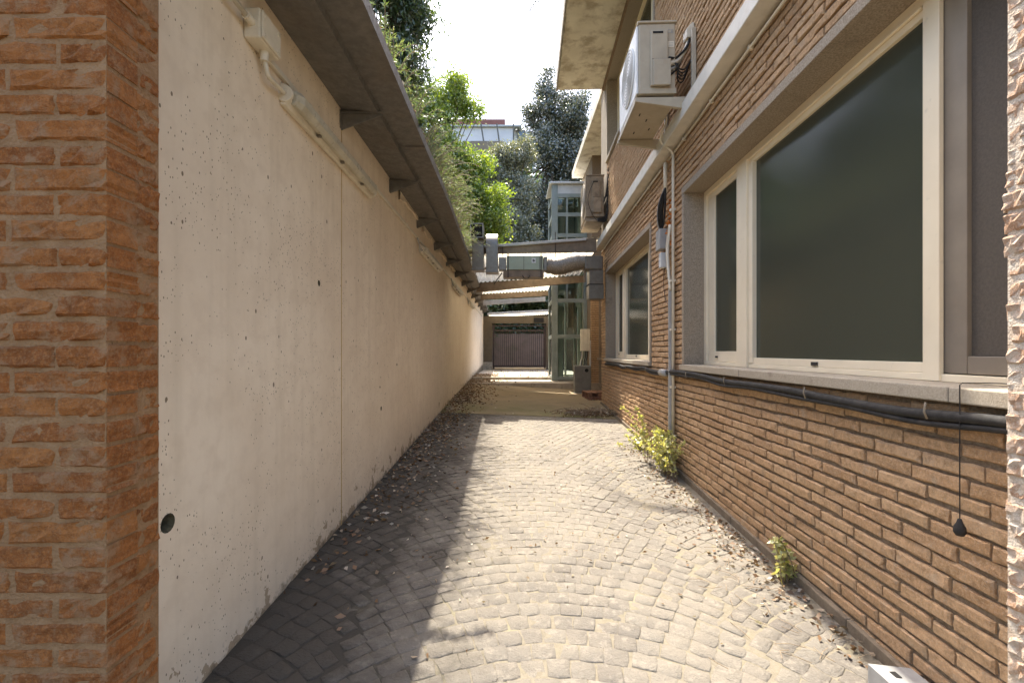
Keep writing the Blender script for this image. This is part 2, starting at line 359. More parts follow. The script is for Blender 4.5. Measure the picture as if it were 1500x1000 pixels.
def join_instances(name, mat, parent, meshes, insts):
    """one mesh out of many placed copies: insts = (mesh index, 4x4)"""
    V = []; F = []; base = 0
    data = []
    for me in meshes:
        co = np.empty(len(me.vertices) * 3, np.float32); me.vertices.foreach_get('co', co)
        data.append((co.reshape(-1, 3), [tuple(p.vertices) for p in me.polygons]))
    for k, mx in insts:
        co, fs = data[k]; m = np.array(mx)
        V.append(co @ m[:3, :3].T + m[:3, 3]); F += [tuple(i + base for i in f) for f in fs]; base += len(co)
    me = bpy.data.meshes.new(name); me.from_pydata(np.concatenate(V).tolist(), [], F); me.update(); me.materials.append(MAT[mat])
    o = bpy.data.objects.new(name, me); COL.objects.link(o); o.parent = parent; o['kind'] = 'stuff'; return o

def rough_block(name, mat, nx, nz, jitter, edge, seed, inset=.08):
    """unit block (-.5...5) whose -y face is a worn nx x nz grid with lowered, uneven edges; sides run back to +y"""
    r = np.random.default_rng(seed); vs = []; fs = []
    for j in range(nz + 1):
        for i in range(nx + 1):
            x = i / nx - .5; z = j / nz - .5
            ex = min(i, nx - i); ez = min(j, nz - j)
            y = -.5 + r.normal(0, jitter)
            if ex == 0 or ez == 0:
                y = -.5 + edge * (1 + .6 * r.random()); x += r.normal(0, .007); z += r.normal(0, .04)
            elif ex >= 1 and ez >= 1:
                x = x * (1 - .02); z = (abs(z) - 0) * (1 if z > 0 else -1)
                if ex == 1: x = math.copysign(.5 - .035 - .02 * r.random(), x) if nx > 2 else x
                if ez == 1: z = math.copysign(.5 - .10 - .05 * r.random(), z) if nz > 2 else z
            vs.append((x, y, z))
    W = nx + 1
    for j in range(nz):
        for i in range(nx): fs.append((j * W + i, j * W + i + 1, (j + 1) * W + i + 1, (j + 1) * W + i))
    ring = [i for i in range(W)] + [j * W + nx for j in range(1, nz + 1)] + [nz * W + i for i in range(nx - 1, -1, -1)] + [j * W for j in range(nz - 1, 0, -1)]
    o = len(vs)
    for k in ring: vs.append((vs[k][0], .5, vs[k][2]))
    n = len(ring)
    for a in range(n): fs.append((ring[a], o + a, o + (a + 1) % n, ring[(a + 1) % n]))
    m = MB(); m.v = vs; m.f = fs; return m.mesh(name, mat)

MAT['step'] = M('dusty_concrete', (.40, .34, .27), (.31, .26, .20), 3, .9, .4, 60, dirt=(.18, .15, .10), dscale=5, dlo=.55, dhi=.7)
# ------------------------------------------------------------------ ground, paving, concrete floor, steps
m = MB()
m.add([(-400, -400, -.25), (400, -400, -.25), (400, 400, -.25), (-400, 400, -.25)], [(0, 1, 2, 3)])
tag(m.build('ground', 'ground'), 'wide brown earth around the alley', 'ground', kind='structure')
Y_END = 8.45
def sheet(name, mat, y0, y1, dz, ny=30, nx=10, x0=None, x1=None, wob=0):
    m = MB(); vs = []; fs = []
    for j in range(ny + 1):
        y = y0 + (y1 - y0) * j / ny
        a = LWX - .05 if x0 is None else x0; b = rwx(y) + .1 if x1 is None else x1
        for i in range(nx + 1):
            x = a + (b - a) * i / nx; vs.append((x, y, zg(x, y) + dz + (random.uniform(-wob, wob) if wob else 0)))
    for j in range(ny):
        for i in range(nx):
            k = j * (nx + 1) + i; fs.append((k, k + 1, k + nx + 2, k + nx + 1))
    m.v = vs; m.f = fs; return m
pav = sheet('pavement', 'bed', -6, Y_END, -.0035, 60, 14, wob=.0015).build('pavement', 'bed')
tag(pav, 'alley paving of small stone setts laid in arcs', 'pavement', kind='structure')
def cobble_mesh(seed):
    r = np.random.default_rng(seed); N = 8; vs = []; fs = []
    sq = [(-.5, -.5), (0, -.5), (.5, -.5), (.5, 0), (.5, .5), (0, .5), (-.5, .5), (-.5, 0)]
    out = []
    for a, b in sq:
        c = .96 if abs(a) + abs(b) > .9 else 1.0
        out.append((a * c + r.normal(0, .025), b * c + r.normal(0, .025)))
    for a, b in out: vs.append((a, b, -.5))
    for a, b in out: vs.append((a, b, -.038 + r.normal(0, .02)))
    for a, b in out: vs.append((a * .90, b * .90, .0 + r.normal(0, .022)))
    vs.append((r.normal(0, .06), r.normal(0, .06),   .02 + r.normal(0, .02)))
    for q in (0, N):
        for k in range(N): fs.append((q + k, q + (k + 1) % N, q + N + (k + 1) % N, q + N + k))
    for k in range(N): fs.append((2 * N + k, 2 * N + (k + 1) % N, 3 * N))
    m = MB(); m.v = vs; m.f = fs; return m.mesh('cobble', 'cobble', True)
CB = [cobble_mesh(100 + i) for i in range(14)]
cobs = []
W = 2.0; RAD = W / math.sqrt(2) * .98; P = .112
for kx in (-1, 0, 1):
    xc = .18 + kx * W
    for ky in range(-2, 112):
        yk = .6 + ky * P
        na = 19
        for i in range(na):
            th = R(-45) + R(90) * (i + .5 + (ky % 2) * .5 - .25) / na
            x = xc + RAD * math.sin(th); y = yk - RAD + RAD * math.cos(th)
            if abs(x - xc) > W / 2 + .015 or not (1.45 < y < Y_END - .06) or not (LWX + .05 < x < rwx(y) - .09): continue
            wx = RAD * R(90) / na; wy = P * math.cos(th)
            cobs.append((x, y, th, wx, wy))
cinst = []
for x, y, th, wx, wy in cobs:
    sx = wx * random.uniform(.93, 1.02); sy = wy * random.uniform(.94, 1.03)
    s_ = -.0405
    mx = Matrix.Translation((x + random.gauss(0, .003), y + random.gauss(0, .003), zg(x, y) + random.gauss(0, .0014))) @ \
        Matrix.Rotation(.042, 4, 'X') @ Matrix.Rotation(-th + random.gauss(0, .035), 4, 'Z') @ \
        Matrix.Rotation(random.gauss(0, .014), 4, 'X') @ Matrix.Rotation(random.gauss(0, .014), 4, 'Y') @ Matrix.Diagonal((sx, sy, .07, 1))
    vis = abs(x) / y < 1.14 and y > 1.92
    cinst.append((y if vis else y + 50, random.randrange(14), mx))
cinst.sort(key=lambda t: t[0])
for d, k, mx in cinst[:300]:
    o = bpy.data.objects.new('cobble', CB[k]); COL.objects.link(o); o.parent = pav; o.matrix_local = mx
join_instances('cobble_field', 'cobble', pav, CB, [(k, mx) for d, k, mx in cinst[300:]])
conc = sheet('concrete_floor', 'concrete', Y_END, 13.3, .006, 24, 8, x1=5.0).build('concrete_floor', 'concrete', smooth=True)
tag(conc, 'mossy brown concrete floor beyond the setts', 'floor', kind='structure')
st = empty('concrete_step', (0, 13.3, .4)); tag(st, 'two low concrete steps before the gate', 'step', kind='structure')
def wbox(name, mat, parent, x0, x1, y0, y1, z0, z1, bevel=0):
    l = parent.location
    return box(name, mat, parent, x0 - l.x, x1 - l.x, y0 - l.y, y1 - l.y, z0 - l.z, z1 - l.z, bevel)
wbox('tread', 'step', st, -1.33, 2.6, 13.3, 15.0, .30, .58, .012)
wbox('tread', 'step', st, -1.33, 2.6, 15.0, 21.2, .30, .66, .012)

# ------------------------------------------------------------------ brick piers framing the opening
def pier(name, label, side, x_in, mat, mort, jit, edge):
    root = empty(name, (x_in, 1.3, 0)); tag(root, label, 'pier')
    Y0, Y1 = 1.208, 1.387
    V = [rough_block('brick', mat, 7, 4, .035, .05, 40 + i + (20 if side > 0 else 0)) for i in range(8)]
    xo = x_in + side * 1.6
    a, b = sorted((x_in + side * .003, xo))
    zt = 3.6
    co = wbox('mortar_core', mort, root, a, b, Y0 + .0032, Y1 + .004, -.2, zt)
    pitch = .067; n = 0
    def put(cx, cy, cz, L, H, D, rz):
        nonlocal n
        o = bpy.data.objects.new('brick', V[random.randrange(8)]); COL.objects.link(o); o.parent = root
        o.matrix_local = Matrix.Translation((cx - x_in, cy - 1.3, cz)) @ Matrix.Rotation(rz, 4, 'Z') @ Matrix.Diagonal((L, D, H, 1))
        n += 1
    k = 0; z = -.02
    while z < 2.78:
        h = .056 + random.gauss(0, .0035); zc = z + .033 + random.gauss(0, .0015)
        if z > .45:
            L0 = (.25 if k % 2 else .125) + random.gauss(0, .006)
            # front face bricks
            x = x_in + side * .001; first = True
            for q in range(3):
                L = L0 if first else .245 + random.gauss(0, .006)
                if side < 0: put(x - L / 2, Y0 + .05 + random.gauss(0, .0012), zc, L, h, .104, 0)
                else: put(x + L / 2, Y0 + .05, zc, L, h, .104, 0)
                x += side * (L + .011); first = False
            # reveal bricks, facing into the opening
            rz = R(90) if side < 0 else R(-90)
            d0 = .1
            off = random.gauss(0, jit)
            y0r = Y0 + .104 - .006
            Lr = Y1 - y0r + .004 + random.gauss(0, .004 if side < 0 else .006)
            put(x_in + side * (.045 + off), y0r + Lr / 2 - .002, zc, Lr, h + random.gauss(0, jit * .5), .09, rz)
            if side > 0:
                put(x_in + side * (.046 + random.gauss(0, jit)), Y0 + .05, zc, .105, h, .09, rz)
        z += pitch; k += 1
    # squeezed mortar lumps
    for q in range(0):
        zz = .5 + 2.1 * random.random(); L = random.uniform(.04, .10)
        mm = MB(); nn = 7; 
        yy = random.uniform(Y0 + .08, Y1 - .02)
        ring = []
        for j in range(4):
            for i in range(nn):
                a_ = 2 * math.pi * i / nn; rr = math.cos(j * .5) 
                mm.v.append((-side * (.004 + .010 * math.sin(j * .5)) * random.uniform(.7, 1.2), L / 2 * rr * math.cos(a_) * random.uniform(.8, 1.2), .012 * rr * math.sin(a_) * random.uniform(.8, 1.3)))
        for j in range(3):
            for i in range(nn): mm.f.append((j * nn + i, j * nn + (i + 1) % nn, (j + 1) * nn + (i + 1) % nn, (j + 1) * nn + i))
        mm.f.append(tuple(range(3 * nn, 4 * nn)))
        o = mm.build('mortar_lump', mort, root, smooth=True); o.location = (0, yy - 1.3, -.02 + round((zz) / pitch) * pitch)
    return root
pier('brick_pier', 'orange brown brick pier with beige mortar beside the cream wall', -1, -1.077, 'brick_pier', 'mortar_pier', .0018, .05)
pier('brick_pier', 'pale sunlit rough edged brick pier beside the wide window', 1, 1.512, 'brick_jamb', 'mortar_jamb', .0022, .09)

# ------------------------------------------------------------------ cream concrete wall with pits
lw = empty('concrete_wall', (LWX, 12, 0)); tag(lw, 'long cream painted concrete wall with pits and tie holes', 'wall')
def panel_with_holes(y0, y1, holes):
    o = wbox('panel', 'plaster', lw, LWX - .3, LWX, y0, y1, -.3, 3.42)
    if holes:
        c = MB()
        for yy, zz, r_ in holes:
            c.tube([(.02, yy - 12, zz), (-.012, yy - 12, zz), (-.05, yy - 12, zz - .004), (-.09, yy - 12, zz - .006)], r_, 16, ring_r=lambda t, i, r_=r_: r_ * (1.12, 1.0, .8, .6)[i])
        co = c.build('cutter', 'plaster'); co.location = lw.location
        bo = o.modifiers.new('b', 'BOOLEAN'); bo.object = co; bo.operation = 'DIFFERENCE'; bo.solver = 'EXACT'
        bpy.context.view_layer.update()
        dg = bpy.context.evaluated_depsgraph_get(); me = bpy.data.meshes.new_from_object(o.evaluated_get(dg))
        me.materials.append(MAT['hole'])
        for p in me.polygons:
            if -.12 < p.center.x < -.001 and any((p.center.y - yy + 12) ** 2 + (p.center.z - zz) ** 2 < (r_ * 1.3) ** 2 for yy, zz, r_ in holes): p.material_index = 1
        o.modifiers.clear(); o.data = me; bpy.data.objects.remove(co, do_unlink=True)
        for yy, zz, r_ in holes:
            MB().cyl((-.045, yy - 12, zz), (-.075, yy - 12, zz), r_ * .95, 14).build('hole_shade_disc', 'hole', lw)  # dark disc added inside so the hole looks shaded
    return o
panel_with_holes(1.40, 3.572, [(1.772, .833, .036), (3.16, 1.975, .020)])
panel_with_holes(3.579, 21.2, [(4.66, .92, .022), (4.62, 1.14, .011), (6.1, 2.2, .016), (5.3, 1.35, .014)])
box('joint', M('joint_stain', (.50, .34, .13), (.42, .28, .11), 8), lw, -.29, .0015, 3.569 - 12, 3.582 - 12, -.2, 3.40)
wbox('capping', 'render', lw, LWX - .3, LWX + .012, 1.40, 21.2, 3.42, 3.47)
for i in range(9):                                   # broken remains of the old capping between the brackets
    y = 5.2 + i * 1.42
    m = MB(); yy = [y + .16 + 1.1 * k / 8 for k in range(9)]
    prof = [(random.uniform(.035, .12)) for k in yy]; prof[0] = .13
    m.v = [(.0, a - 12, 3.419) for a in yy] + [(.0, a - 12, 3.419 - p) for a, p in zip(yy, prof)] + [(.022, a - 12, 3.419) for a in yy] + [(.022, a - 12, 3.419 - p) for a, p in zip(yy, prof)]
    n = 9
    for k in range(n - 1): m.f += [(2 * n + k, 2 * n + k + 1, 3 * n + k + 1, 3 * n + k), (n + k, n + k + 1, 3 * n + k + 1, 3 * n + k)]
    m.build('capping_fragment', 'plaster', lw)

# ------------------------------------------------------------------ metal canopy with box gutter on the wall
cn = empty('metal_canopy', (LWX, 1.6, 3.42)); tag(cn, 'grey zinc canopy with box gutter along the cream wall', 'canopy')
def gx(y): return -.815 - max(0, y - 6) * .020                  # outer lip
ys = [1.40 + .9 * i for i in range(24)]; ys = [y for y in ys if y <= 21.3]
prof = lambda y: [(LWX + .004, 3.395), (gx(y) - .235, 3.360), (gx(y) - .230, 3.3605), (gx(y) - .230, 3.415), (gx(y), 3.415), (gx(y), 3.50), (gx(y) - .010, 3.50), (gx(y) - .010, 3.425), (gx(y) - .242, 3.425), (gx(y) - .242, 3.362), (gx(y) - .236, 3.366), (LWX + .004, 3.41)]
def loft(y0, y1, sl, name, mat):
    m = MB(); yy = [y0] + [y for y in ys if y0 + .05 < y < y1 - .05] + [y1]
    n = len(sl)
    for y in yy:
        p = prof(y)
        m.v += [(p[i][0] - LWX, y - 1.6, p[i][1] - 3.42) for i in sl]
    for j in range(len(yy) - 1):
        for i in range(n): m.f.append((j * n + i, j * n + (i + 1) % n, (j + 1) * n + (i + 1) % n, (j + 1) * n + i))
    m.f += [tuple(range(n)), tuple(range((len(yy) - 1) * n, len(yy) * n))[::-1]]
    return m.build(name, mat, cn)
y = 1.40
while y < 21.2:
    y2 = min(y + 2.84, 21.2)
    loft(y + .002, y2 - .002, [0, 1, 10, 11], 'soffit_sheet', 'zinc')
    loft(y, y2 + .015, [2, 3, 4, 5, 6, 7, 8, 9], 'gutter', 'zinc')
    y = y2
BY = [2.15 + 1.42 * i for i in range(14)]
for y in BY:
    b = MB().prism([(0, 3.40 - 3.42), (.335, 3.374 - 3.42), (.315, 3.350 - 3.42), (.0, 3.235 - 3.42)], y - 1.6 - .004, y - 1.6 + .004, 'y')
    b.box(.0, .345, y - 1.6 - .028, y - 1.6 - .004, 3.362 - 3.42, 3.367 - 3.42)
    b.box(.002, .008, y - 1.6 - .035, y - 1.6 - .004, 3.24 - 3.42, 3.38 - 3.42)
    br = b.build('bracket', 'zinc', cn)
    MB().cyl((.06, y - 1.6 - .010, -.11), (.06, y - 1.6 - .002, -.11), .012, 8).build('bolt', 'galv', br)

# ------------------------------------------------------------------ lamps, junction box, conduit on the wall
def lamp(y0, label):
    root = empty('batten_lamp', (LWX, y0, 2.985)); tag(root, label, 'lamp', 'fluorescent lamps along the wall')
    L = 1.62
    def bar(name, mat, ya, yb, hw, d0, d1, taper=0):
        m = MB(); sec = [(d0, -hw), (d0 + (d1 - d0) * .55, -hw), (d1, -hw * .45), (d1, hw * .45), (d0 + (d1 - d0) * .55, hw), (d0, hw)]
        n = len(sec); st_ = [(ya, .78 if taper else 1), (ya + .05, 1), (yb - .05, 1), (yb, .78 if taper else 1)]
        for yy, k in st_: m.v += [(a * k if a > .001 else a, yy, b * k) for a, b in sec]
        for j in range(3):
            for i in range(n): m.f.append((j * n + i, j * n + (i + 1) % n, (j + 1) * n + (i + 1) % n, (j + 1) * n + i))
        m.f += [tuple(range(n))[::-1], tuple(range(3 * n, 4 * n))]
        return m.build(name, mat, root, smooth=False, bevel=.006)
    bar('housing', 'plastic', 0, L, .062, .003, .055)
    bar('diffuser', 'tube', .04, L - .04, .052, .057, .108, 1)
    for yy in (.012, L - .012):
        MB().cyl((.03, yy - .02 * (1 if yy < 1 else -1), 0), (.03, yy, 0), .05, 14).build('end_cap', 'plastic', root, bevel=.004)
    for yy in (.38, .8, 1.25):
        box('clip', 'galv', root, .05, .075, yy, yy + .025, -.066, -.05)
    return root
names = ['cream fluorescent batten lamp nearest along the wall to the cream junction box', 'second fluorescent batten lamp along the cream wall from the junction box',
         'third fluorescent batten lamp along the cream wall from the junction box', 'fourth fluorescent batten lamp along the cream wall, close to the gate']
names[0] = 'cream fluorescent batten lamp wired to the cream junction box'
for i, y0 in enumerate((2.62, 6.55, 10.1, 13.7)): lamp(y0, names[i])
jb = empty('junction_box', (LWX, 2.36, 3.14)); tag(jb, 'cream plastic junction box on the wall beneath the zinc canopy', 'junction box')
MB().box(.002, .085, -.095, .095, -.075, .075).build('body', 'plastic', jb, bevel=.008)
MB().box(.086, .097, -.088, .088, -.068, .068).build('lid', 'plastic', jb, bevel=.004)
for a, b in ((-.065, -.045), (.065, .045), (-.065, .045), (.065, -.045)): MB().cyl((.095, a, b), (.101, a, b), .009, 8).build('screw', 'plastic', jb)
MB().cyl((.045, .02, -.075), (.045, .02, -.125), .021, 12).build('gland', 'plastic', jb)
MB().cyl((.045, -.095, .0), (.045, -.15, .0), .021, 12).build('gland', 'plastic', jb)
cd = tag(MB().tube(smoothpath([(LWX + .045, 2.385, 3.03), (LWX + .05, 2.40, 2.965), (LWX + .046, 2.45, 2.962), (LWX + .035, 2.54, 2.978), (LWX + .033, 2.61, 2.985)], 7), .0125, 10).build('flexible_conduit', 'plastic', smooth=True), 'short curved cable between junction box and first batten lamp', 'cable')
cd = tag(MB().tube([(LWX + .045, 1.45, 3.145), (LWX + .045, 2.22, 3.14)], .0125, 10).build('conduit', 'plastic', smooth=True), 'straight cream conduit entering the junction box', 'conduit')
tr = empty('cable_trunking', (LWX, 12, 3.09)); tag(tr, 'thin cream cable trunking running along the wall above the lamps', 'trunking')
for a, b in ((2.47, 6.4), (6.41, 10.0), (10.01, 14.0), (14.01, 20.5)):
    box('duct_length', 'plastic', tr, .002, .024, a - 12, b - 12, -.016, .016, .003)
for y in (2.95, 4.4, 5.7, 7.1, 8.5, 9.9): box('clip', 'plastic', tr, .0245, .032, y - 12, y - 12 + .03, -.022, .022)
for i, (ya, yb) in enumerate(((6.3, 6.6), (9.8, 10.1), (13.3, 13.7))):
    tag(MB().tube(smoothpath([(LWX + .03, ya, 3.075), (LWX + .05, ya + .05, 2.98), (LWX + .06, (ya + yb) / 2, 2.93), (LWX + .045, yb, 2.985)], 6), .011, 8).build('lamp_cable', 'grey_plastic', smooth=True),
        'drooping cable feeding the %s batten lamp on the cream wall' % ('second', 'third', 'fourth')[i], 'cable')

# ------------------------------------------------------------------ brick building along the other side
B = empty('brick_building', (1.65, 0, 0), -math.atan(.0375)); tag(B, 'long brick building with wide windows and a white beam', 'building')
WN = [(4.83, 1.365, 3.18), (9.74, 1.365, 3.18), (9.57, 5.53, 7.20)]      # far end, sill, head
WL = 3.53
def rects_minus(y0, y1, cuts):
    out = [(y0, y1)]
    for a, b in cuts:
        nx = []
        for p, q in out:
            if b <= p or a >= q: nx.append((p, q)); continue
            if a > p: nx.append((p, a))
            if b < q: nx.append((b, q))
        out = nx
    return out
BR = [rough_block('brick', 'brick', 5, 3, .022, .05, 300 + i) for i in range(16)]
wallp = empty('wall'); wallp.parent = B
BODY = [(1.0, 10.4, -.4, 3.80), (1.0, 9.62, 3.95, 7.27)]
mm = MB()
op = [(y - WL - .06, y + .06, z0 - .06, z1 + .07) for y, z0, z1 in WN]
for (a, b, z0, z1) in BODY:
    zs = sorted({z0, z1} | {z for o_ in op for z in o_[2:] if z0 < z < z1})
    for za, zb in zip(zs, zs[1:]):
        cuts = [(o_[0], o_[1]) for o_ in op if o_[2] < (za + zb) / 2 < o_[3]]
        for p, q in rects_minus(a, b, cuts): mm.box(.016, .35, p, q, za, zb)
mm.build('mortar_face', 'mortar', wallp)
bricks = []
for (a, b, z0, z1) in BODY:
    row = 0; z = z0 + .004
    nrow = int((z1 - z0) / .067); pit = (z1 - z0) / nrow
    for row in range(nrow):
        zc = z0 + (row + .5) * pit
        if zc < .0: continue
        cuts = [(o_[0], o_[1]) for o_ in op if o_[2] < zc + .02 and o_[3] > zc - .02]
        for p, q in rects_minus(a, b, cuts):
            yy = p + .006 - (.13 if row % 2 else 0) + random.uniform(-.035, .035) - .06 * random.random()
            while yy < q - .02:
                L = .25 + random.gauss(0, .006)
                s_, e_ = max(yy, p + .005), min(yy + L, q - .005)
                if e_ - s_ > .03 and zc - 1.5 < .80 * (e_ + .2) + .1: bricks.append(((s_ + e_) / 2, zc, e_ - s_))
                yy += L + .012
binst = []
for y, z, L in bricks:
    mx = Matrix.Translation((.045 + random.gauss(0, .0022), y, z + random.gauss(0, .0028))) @ Matrix.Rotation(R(-90), 4, 'Z') @ Matrix.Rotation(random.gauss(0, .008), 4, 'Y') @ \
        Matrix.Diagonal((L,   .09, .051 + random.gauss(0, .0028), 1))
    vis = y > 1.6 and z > zg(1.7, y) - .02 and abs(z - 1.48) / y < .78
    binst.append((y if vis else 99, random.randrange(16), mx))
binst.sort(key=lambda t: t[0])
for d, k, mx in binst[:300]:
    o = bpy.data.objects.new('brick', BR[k]); COL.objects.link(o); o.parent = wallp; o.matrix_local = mx
join_instances('brick_courses', 'brick', wallp, BR, [(k, mx) for d, k, mx in binst[300:]])
pl = MB()                                             # stone plinth following the slope
n = 14
for i in range(n):
    y0 = 1.0 + 9.4 * i / n; y1 = 1.0 + 9.4 * (i + 1) / n - .006
    pl = MB(); za, zb = zg(3, y0), zg(3, y1); h = .055
    pl.v = [(-.022, y0, za - .1), (.02, y0, za - .1), (.02, y0, za + h), (-.022, y0, za + h), (-.022, y1, zb - .1), (.02, y1, zb - .1), (.02, y1, zb + h), (-.022, y1, zb + h)]
    pl.f = [(0, 1, 2, 3), (7, 6, 5, 4), (0, 3, 7, 4), (3, 2, 6, 7), (1, 5, 6, 2)]
    pl.build('plinth_stone', 'plinth', B, bevel=.006)
bm_ = box('string_beam', 'white_paint', B, -.144, .3, 1.0, 10.38, 3.80, 3.95, .008)
box('pilaster', 'render', B, -.004, .35, 9.63, 10.4, 3.952, 7.27, .006)
box('end_wall', 'brick', B, .36, 5, 10.2, 10.4, -.3, 7.27)
rs = box('roof_slab', 'slab', B, -1.05, 5, 4.72, 10.05, 7.28, 7.52, .01)
m = MB(); vs = []
for i in range(41):
    y = 4.72 + (10.05 - 4.72) * i / 40
    w_ = random.uniform(.02, .045)
    m.v += [(-1.05 - .004, y, 7.265 - random.uniform(0, .012)), (-1.05 + w_, y, 7.266)]
    m.v += [(-1.05 - .004, y, 7.53), (-1.05 + w_, y, 7.53)]
for i in range(40):
    a = i * 4; m.f += [(a, a + 4, a + 5, a + 1), (a, a + 2, a + 6, a + 4)]
m.build('slab_edge', 'fascia', rs)
box('soffit_strip', M('brown_soffit_strip', (.26, .17, .10), (.20, .13, .08), 12), B, -.05, -.004, 4.72, 10.0, 7.22, 7.279)
def window(yf, z0, z1, upper=False):
    w = empty('window'); w.parent = B
    yn = yf - WL; D = .20
    # stone surround
    box('lintel', 'aggregate', w, -.014, .34, yn - .06, yf + .06, z1, z1 + .07, .004)
    for a, b in ((yf, yf + .058), (yn - .058, yn)): box('jamb', 'aggregate', w, -.012, .34, a, b, z0 - .002, z1 - .002, .003)
    sy = [yn - .06, yn + (1.75 - 1.30), yn + 2.2, yf + .06] 
    for a, b in zip(sy, sy[1:]): box('sill', 'sill', w, -.04, .36, a + .002, b - .002, z0 - .06, z0, .006)
    t = lambda v: yf - (4.83 - v)
    def fr(name, mat, a, b, za, zb, xa, xb, bev=.003): return box(name, mat, w, xa, xb, t(a), t(b), za, zb, bev)
    fr('frame', 'alu', 4.765, 4.829, z0 + .001, z1 - .001, D, D + .07)
    fr('frame', 'alu', 1.302, 1.36, z0 + .001, z1 - .001, D, D + .07)
    fr('frame', 'alu', 1.361, 4.764, z1 - .055, z1 - .001, D, D + .07)
    fr('frame', 'alu', 1.361, 4.764, z0 + .001, z0 + .035, D, D + .07)
    # head track profile
    fr('track', 'alu', 2.15, 4.02, z1 - .105, z1 - .057, D + .008, D + .05)
    fr('track', 'alu', 2.15, 4.02, z1 - .070, z1 - .058, D - .012, D + .006)
    # narrow sash
    s1 = fr('sash', 'alu', 4.60, 4.755, z0 + .14, z1 - .11, D + .022, D + .055)
    fr('sash', 'alu', 4.03, 4.08, z0 + .14, z1 - .11, D + .022, D + .055)
    fr('sash', 'alu', 4.03, 4.755, z0 + .037, z0 + .139, D + .02, D + .055)
    fr('sash', 'alu', 4.03, 4.755, z1 - .109, z1 - .057, D + .02, D + .055)
    fr('pane', 'glass', 4.08, 4.60, z0 + .14, z1 - .11, D + .035, D + .041, 0)
    # mullions
    fr('mullion', 'alu', 3.845, 4.028, z0 + .002, z1 - .056, D - .02, D + .07)
    fr('mullion', 'alu', 3.775, 3.843, z0 + .04, z1 - .106, D - .004, D + .06)
    fr('mullion', 'alu', 2.052, 2.138, z0 + .002, z1 - .056, D - .010, D + .012)
    # wide pane
    fr('sash', 'alu', 2.14, 3.773, z0 + .036, z0 + .085, D + .004, D + .055)
    fr('pane', 'glass', 2.14, 3.773, z0 + .086, z1 - .106, D + .030, D + .037, 0)
    # insect screen sash, set back
    fr('screen_stile', 'alu_grey', 1.95, 2.062, z0 + .04, z1 - .06, D + .016, D + .05)
    fr('screen_rail', 'alu_grey', 1.36, 1.949, z0 + .04, z0 + .115, D + .018, D + .05)
    fr('screen', 'screen', 1.36, 1.949, z0 + .116, z1 - .06, D + .036, D + .040, 0)
    fr('drain_cap', 'black', 2.93, 2.99, z0 + .045, z0 + .068, D - .006, D + .003, 0)
    fr('drain_cap', 'black', 4.52, 4.56, z0 + .075, z0 + .093, D + .008, D + .019, 0)
    # blind and dim room behind the glass
    fr('blind', 'blind', 2.16, 3.76, z0 + .09, z1 - .33, D + .16, D + .165, 0)
    fr('blind_rail', 'alu_grey', 2.16, 3.76, z1 - .33, z1 - .29, D + .14, D + .18, 0)
    rm = MB(); a, b = yn - .02, yf + .02
    rm.v = [(.345, a, z0 - .1), (1.9, a, z0 - .1), (1.9, b, z0 - .1), (.345, b, z0 - .1), (.345, a, z1 + .04), (1.9, a, z1 + .04), (1.9, b, z1 + .04), (.345, b, z1 + .04)]
    rm.f = [(0, 1, 2, 3), (7, 6, 5, 4), (0, 4, 5, 1), (1, 5, 6, 2), (2, 6, 7, 3)]
    rm.build('room', 'room', w)
    return w
for yf, z0, z1 in WN: window(yf, z0, z1, z0 > 3)
# thin conduit clipped under the beam
cu = empty('beam_conduit'); cu.parent = B
MB().tube([(-.022, 1.0, 3.735), (-.022, 5.32, 3.735)], .011, 8).build('pipe', 'plastic', cu, smooth=True)
MB().tube([(-.022, 5.62, 3.735), (-.022, 10.2, 3.735)], .011, 8).build('pipe', 'plastic', cu, smooth=True)
for i in range(12):
    y = 1.9 + .72 * i
    if not 5.3 < y < 5.65: box('clip', 'plastic', cu, -.038, -.001, y, y + .022, 3.718, 3.752, .002)

def bl(x, y, z): return B.matrix_basis @ Vector((x, y, z))
# ------------------------------------------------------------------ wing of the building beyond the corner
wg = empty('brick_wing', (2.3, 13.6, 0)); tag(wg, 'narrow brick wing standing behind the glass lift shaft', 'building')
brw = [rough_block('brick', 'brick', 2, 2, .02, .04, 700 + i) for i in range(5)]
def brick_patch(parent, org, ux, length, z0, z1, name):
    l = []; nrow = int((z1 - z0) / .067); rz = math.atan2(ux[1], ux[0])
    for r_ in range(nrow):
        y = -(.13 if r_ % 2 else 0)
        while y < length - .02:
            a, b = max(y, .003), min(y + .25, length - .003)
            if b - a > .02:
                c = Vector(org) + Vector((ux[0], ux[1], 0)) * ((a + b) / 2) + Vector((0, 0, z0 + (r_ + .5) * .067))
                l.append((random.randrange(5), Matrix.Translation(c) @ Matrix.Rotation(rz, 4, 'Z') @ Matrix.Diagonal((b - a, .09, .053, 1))))
            y += .262
    return join_instances(name, 'brick', parent, brw, l)
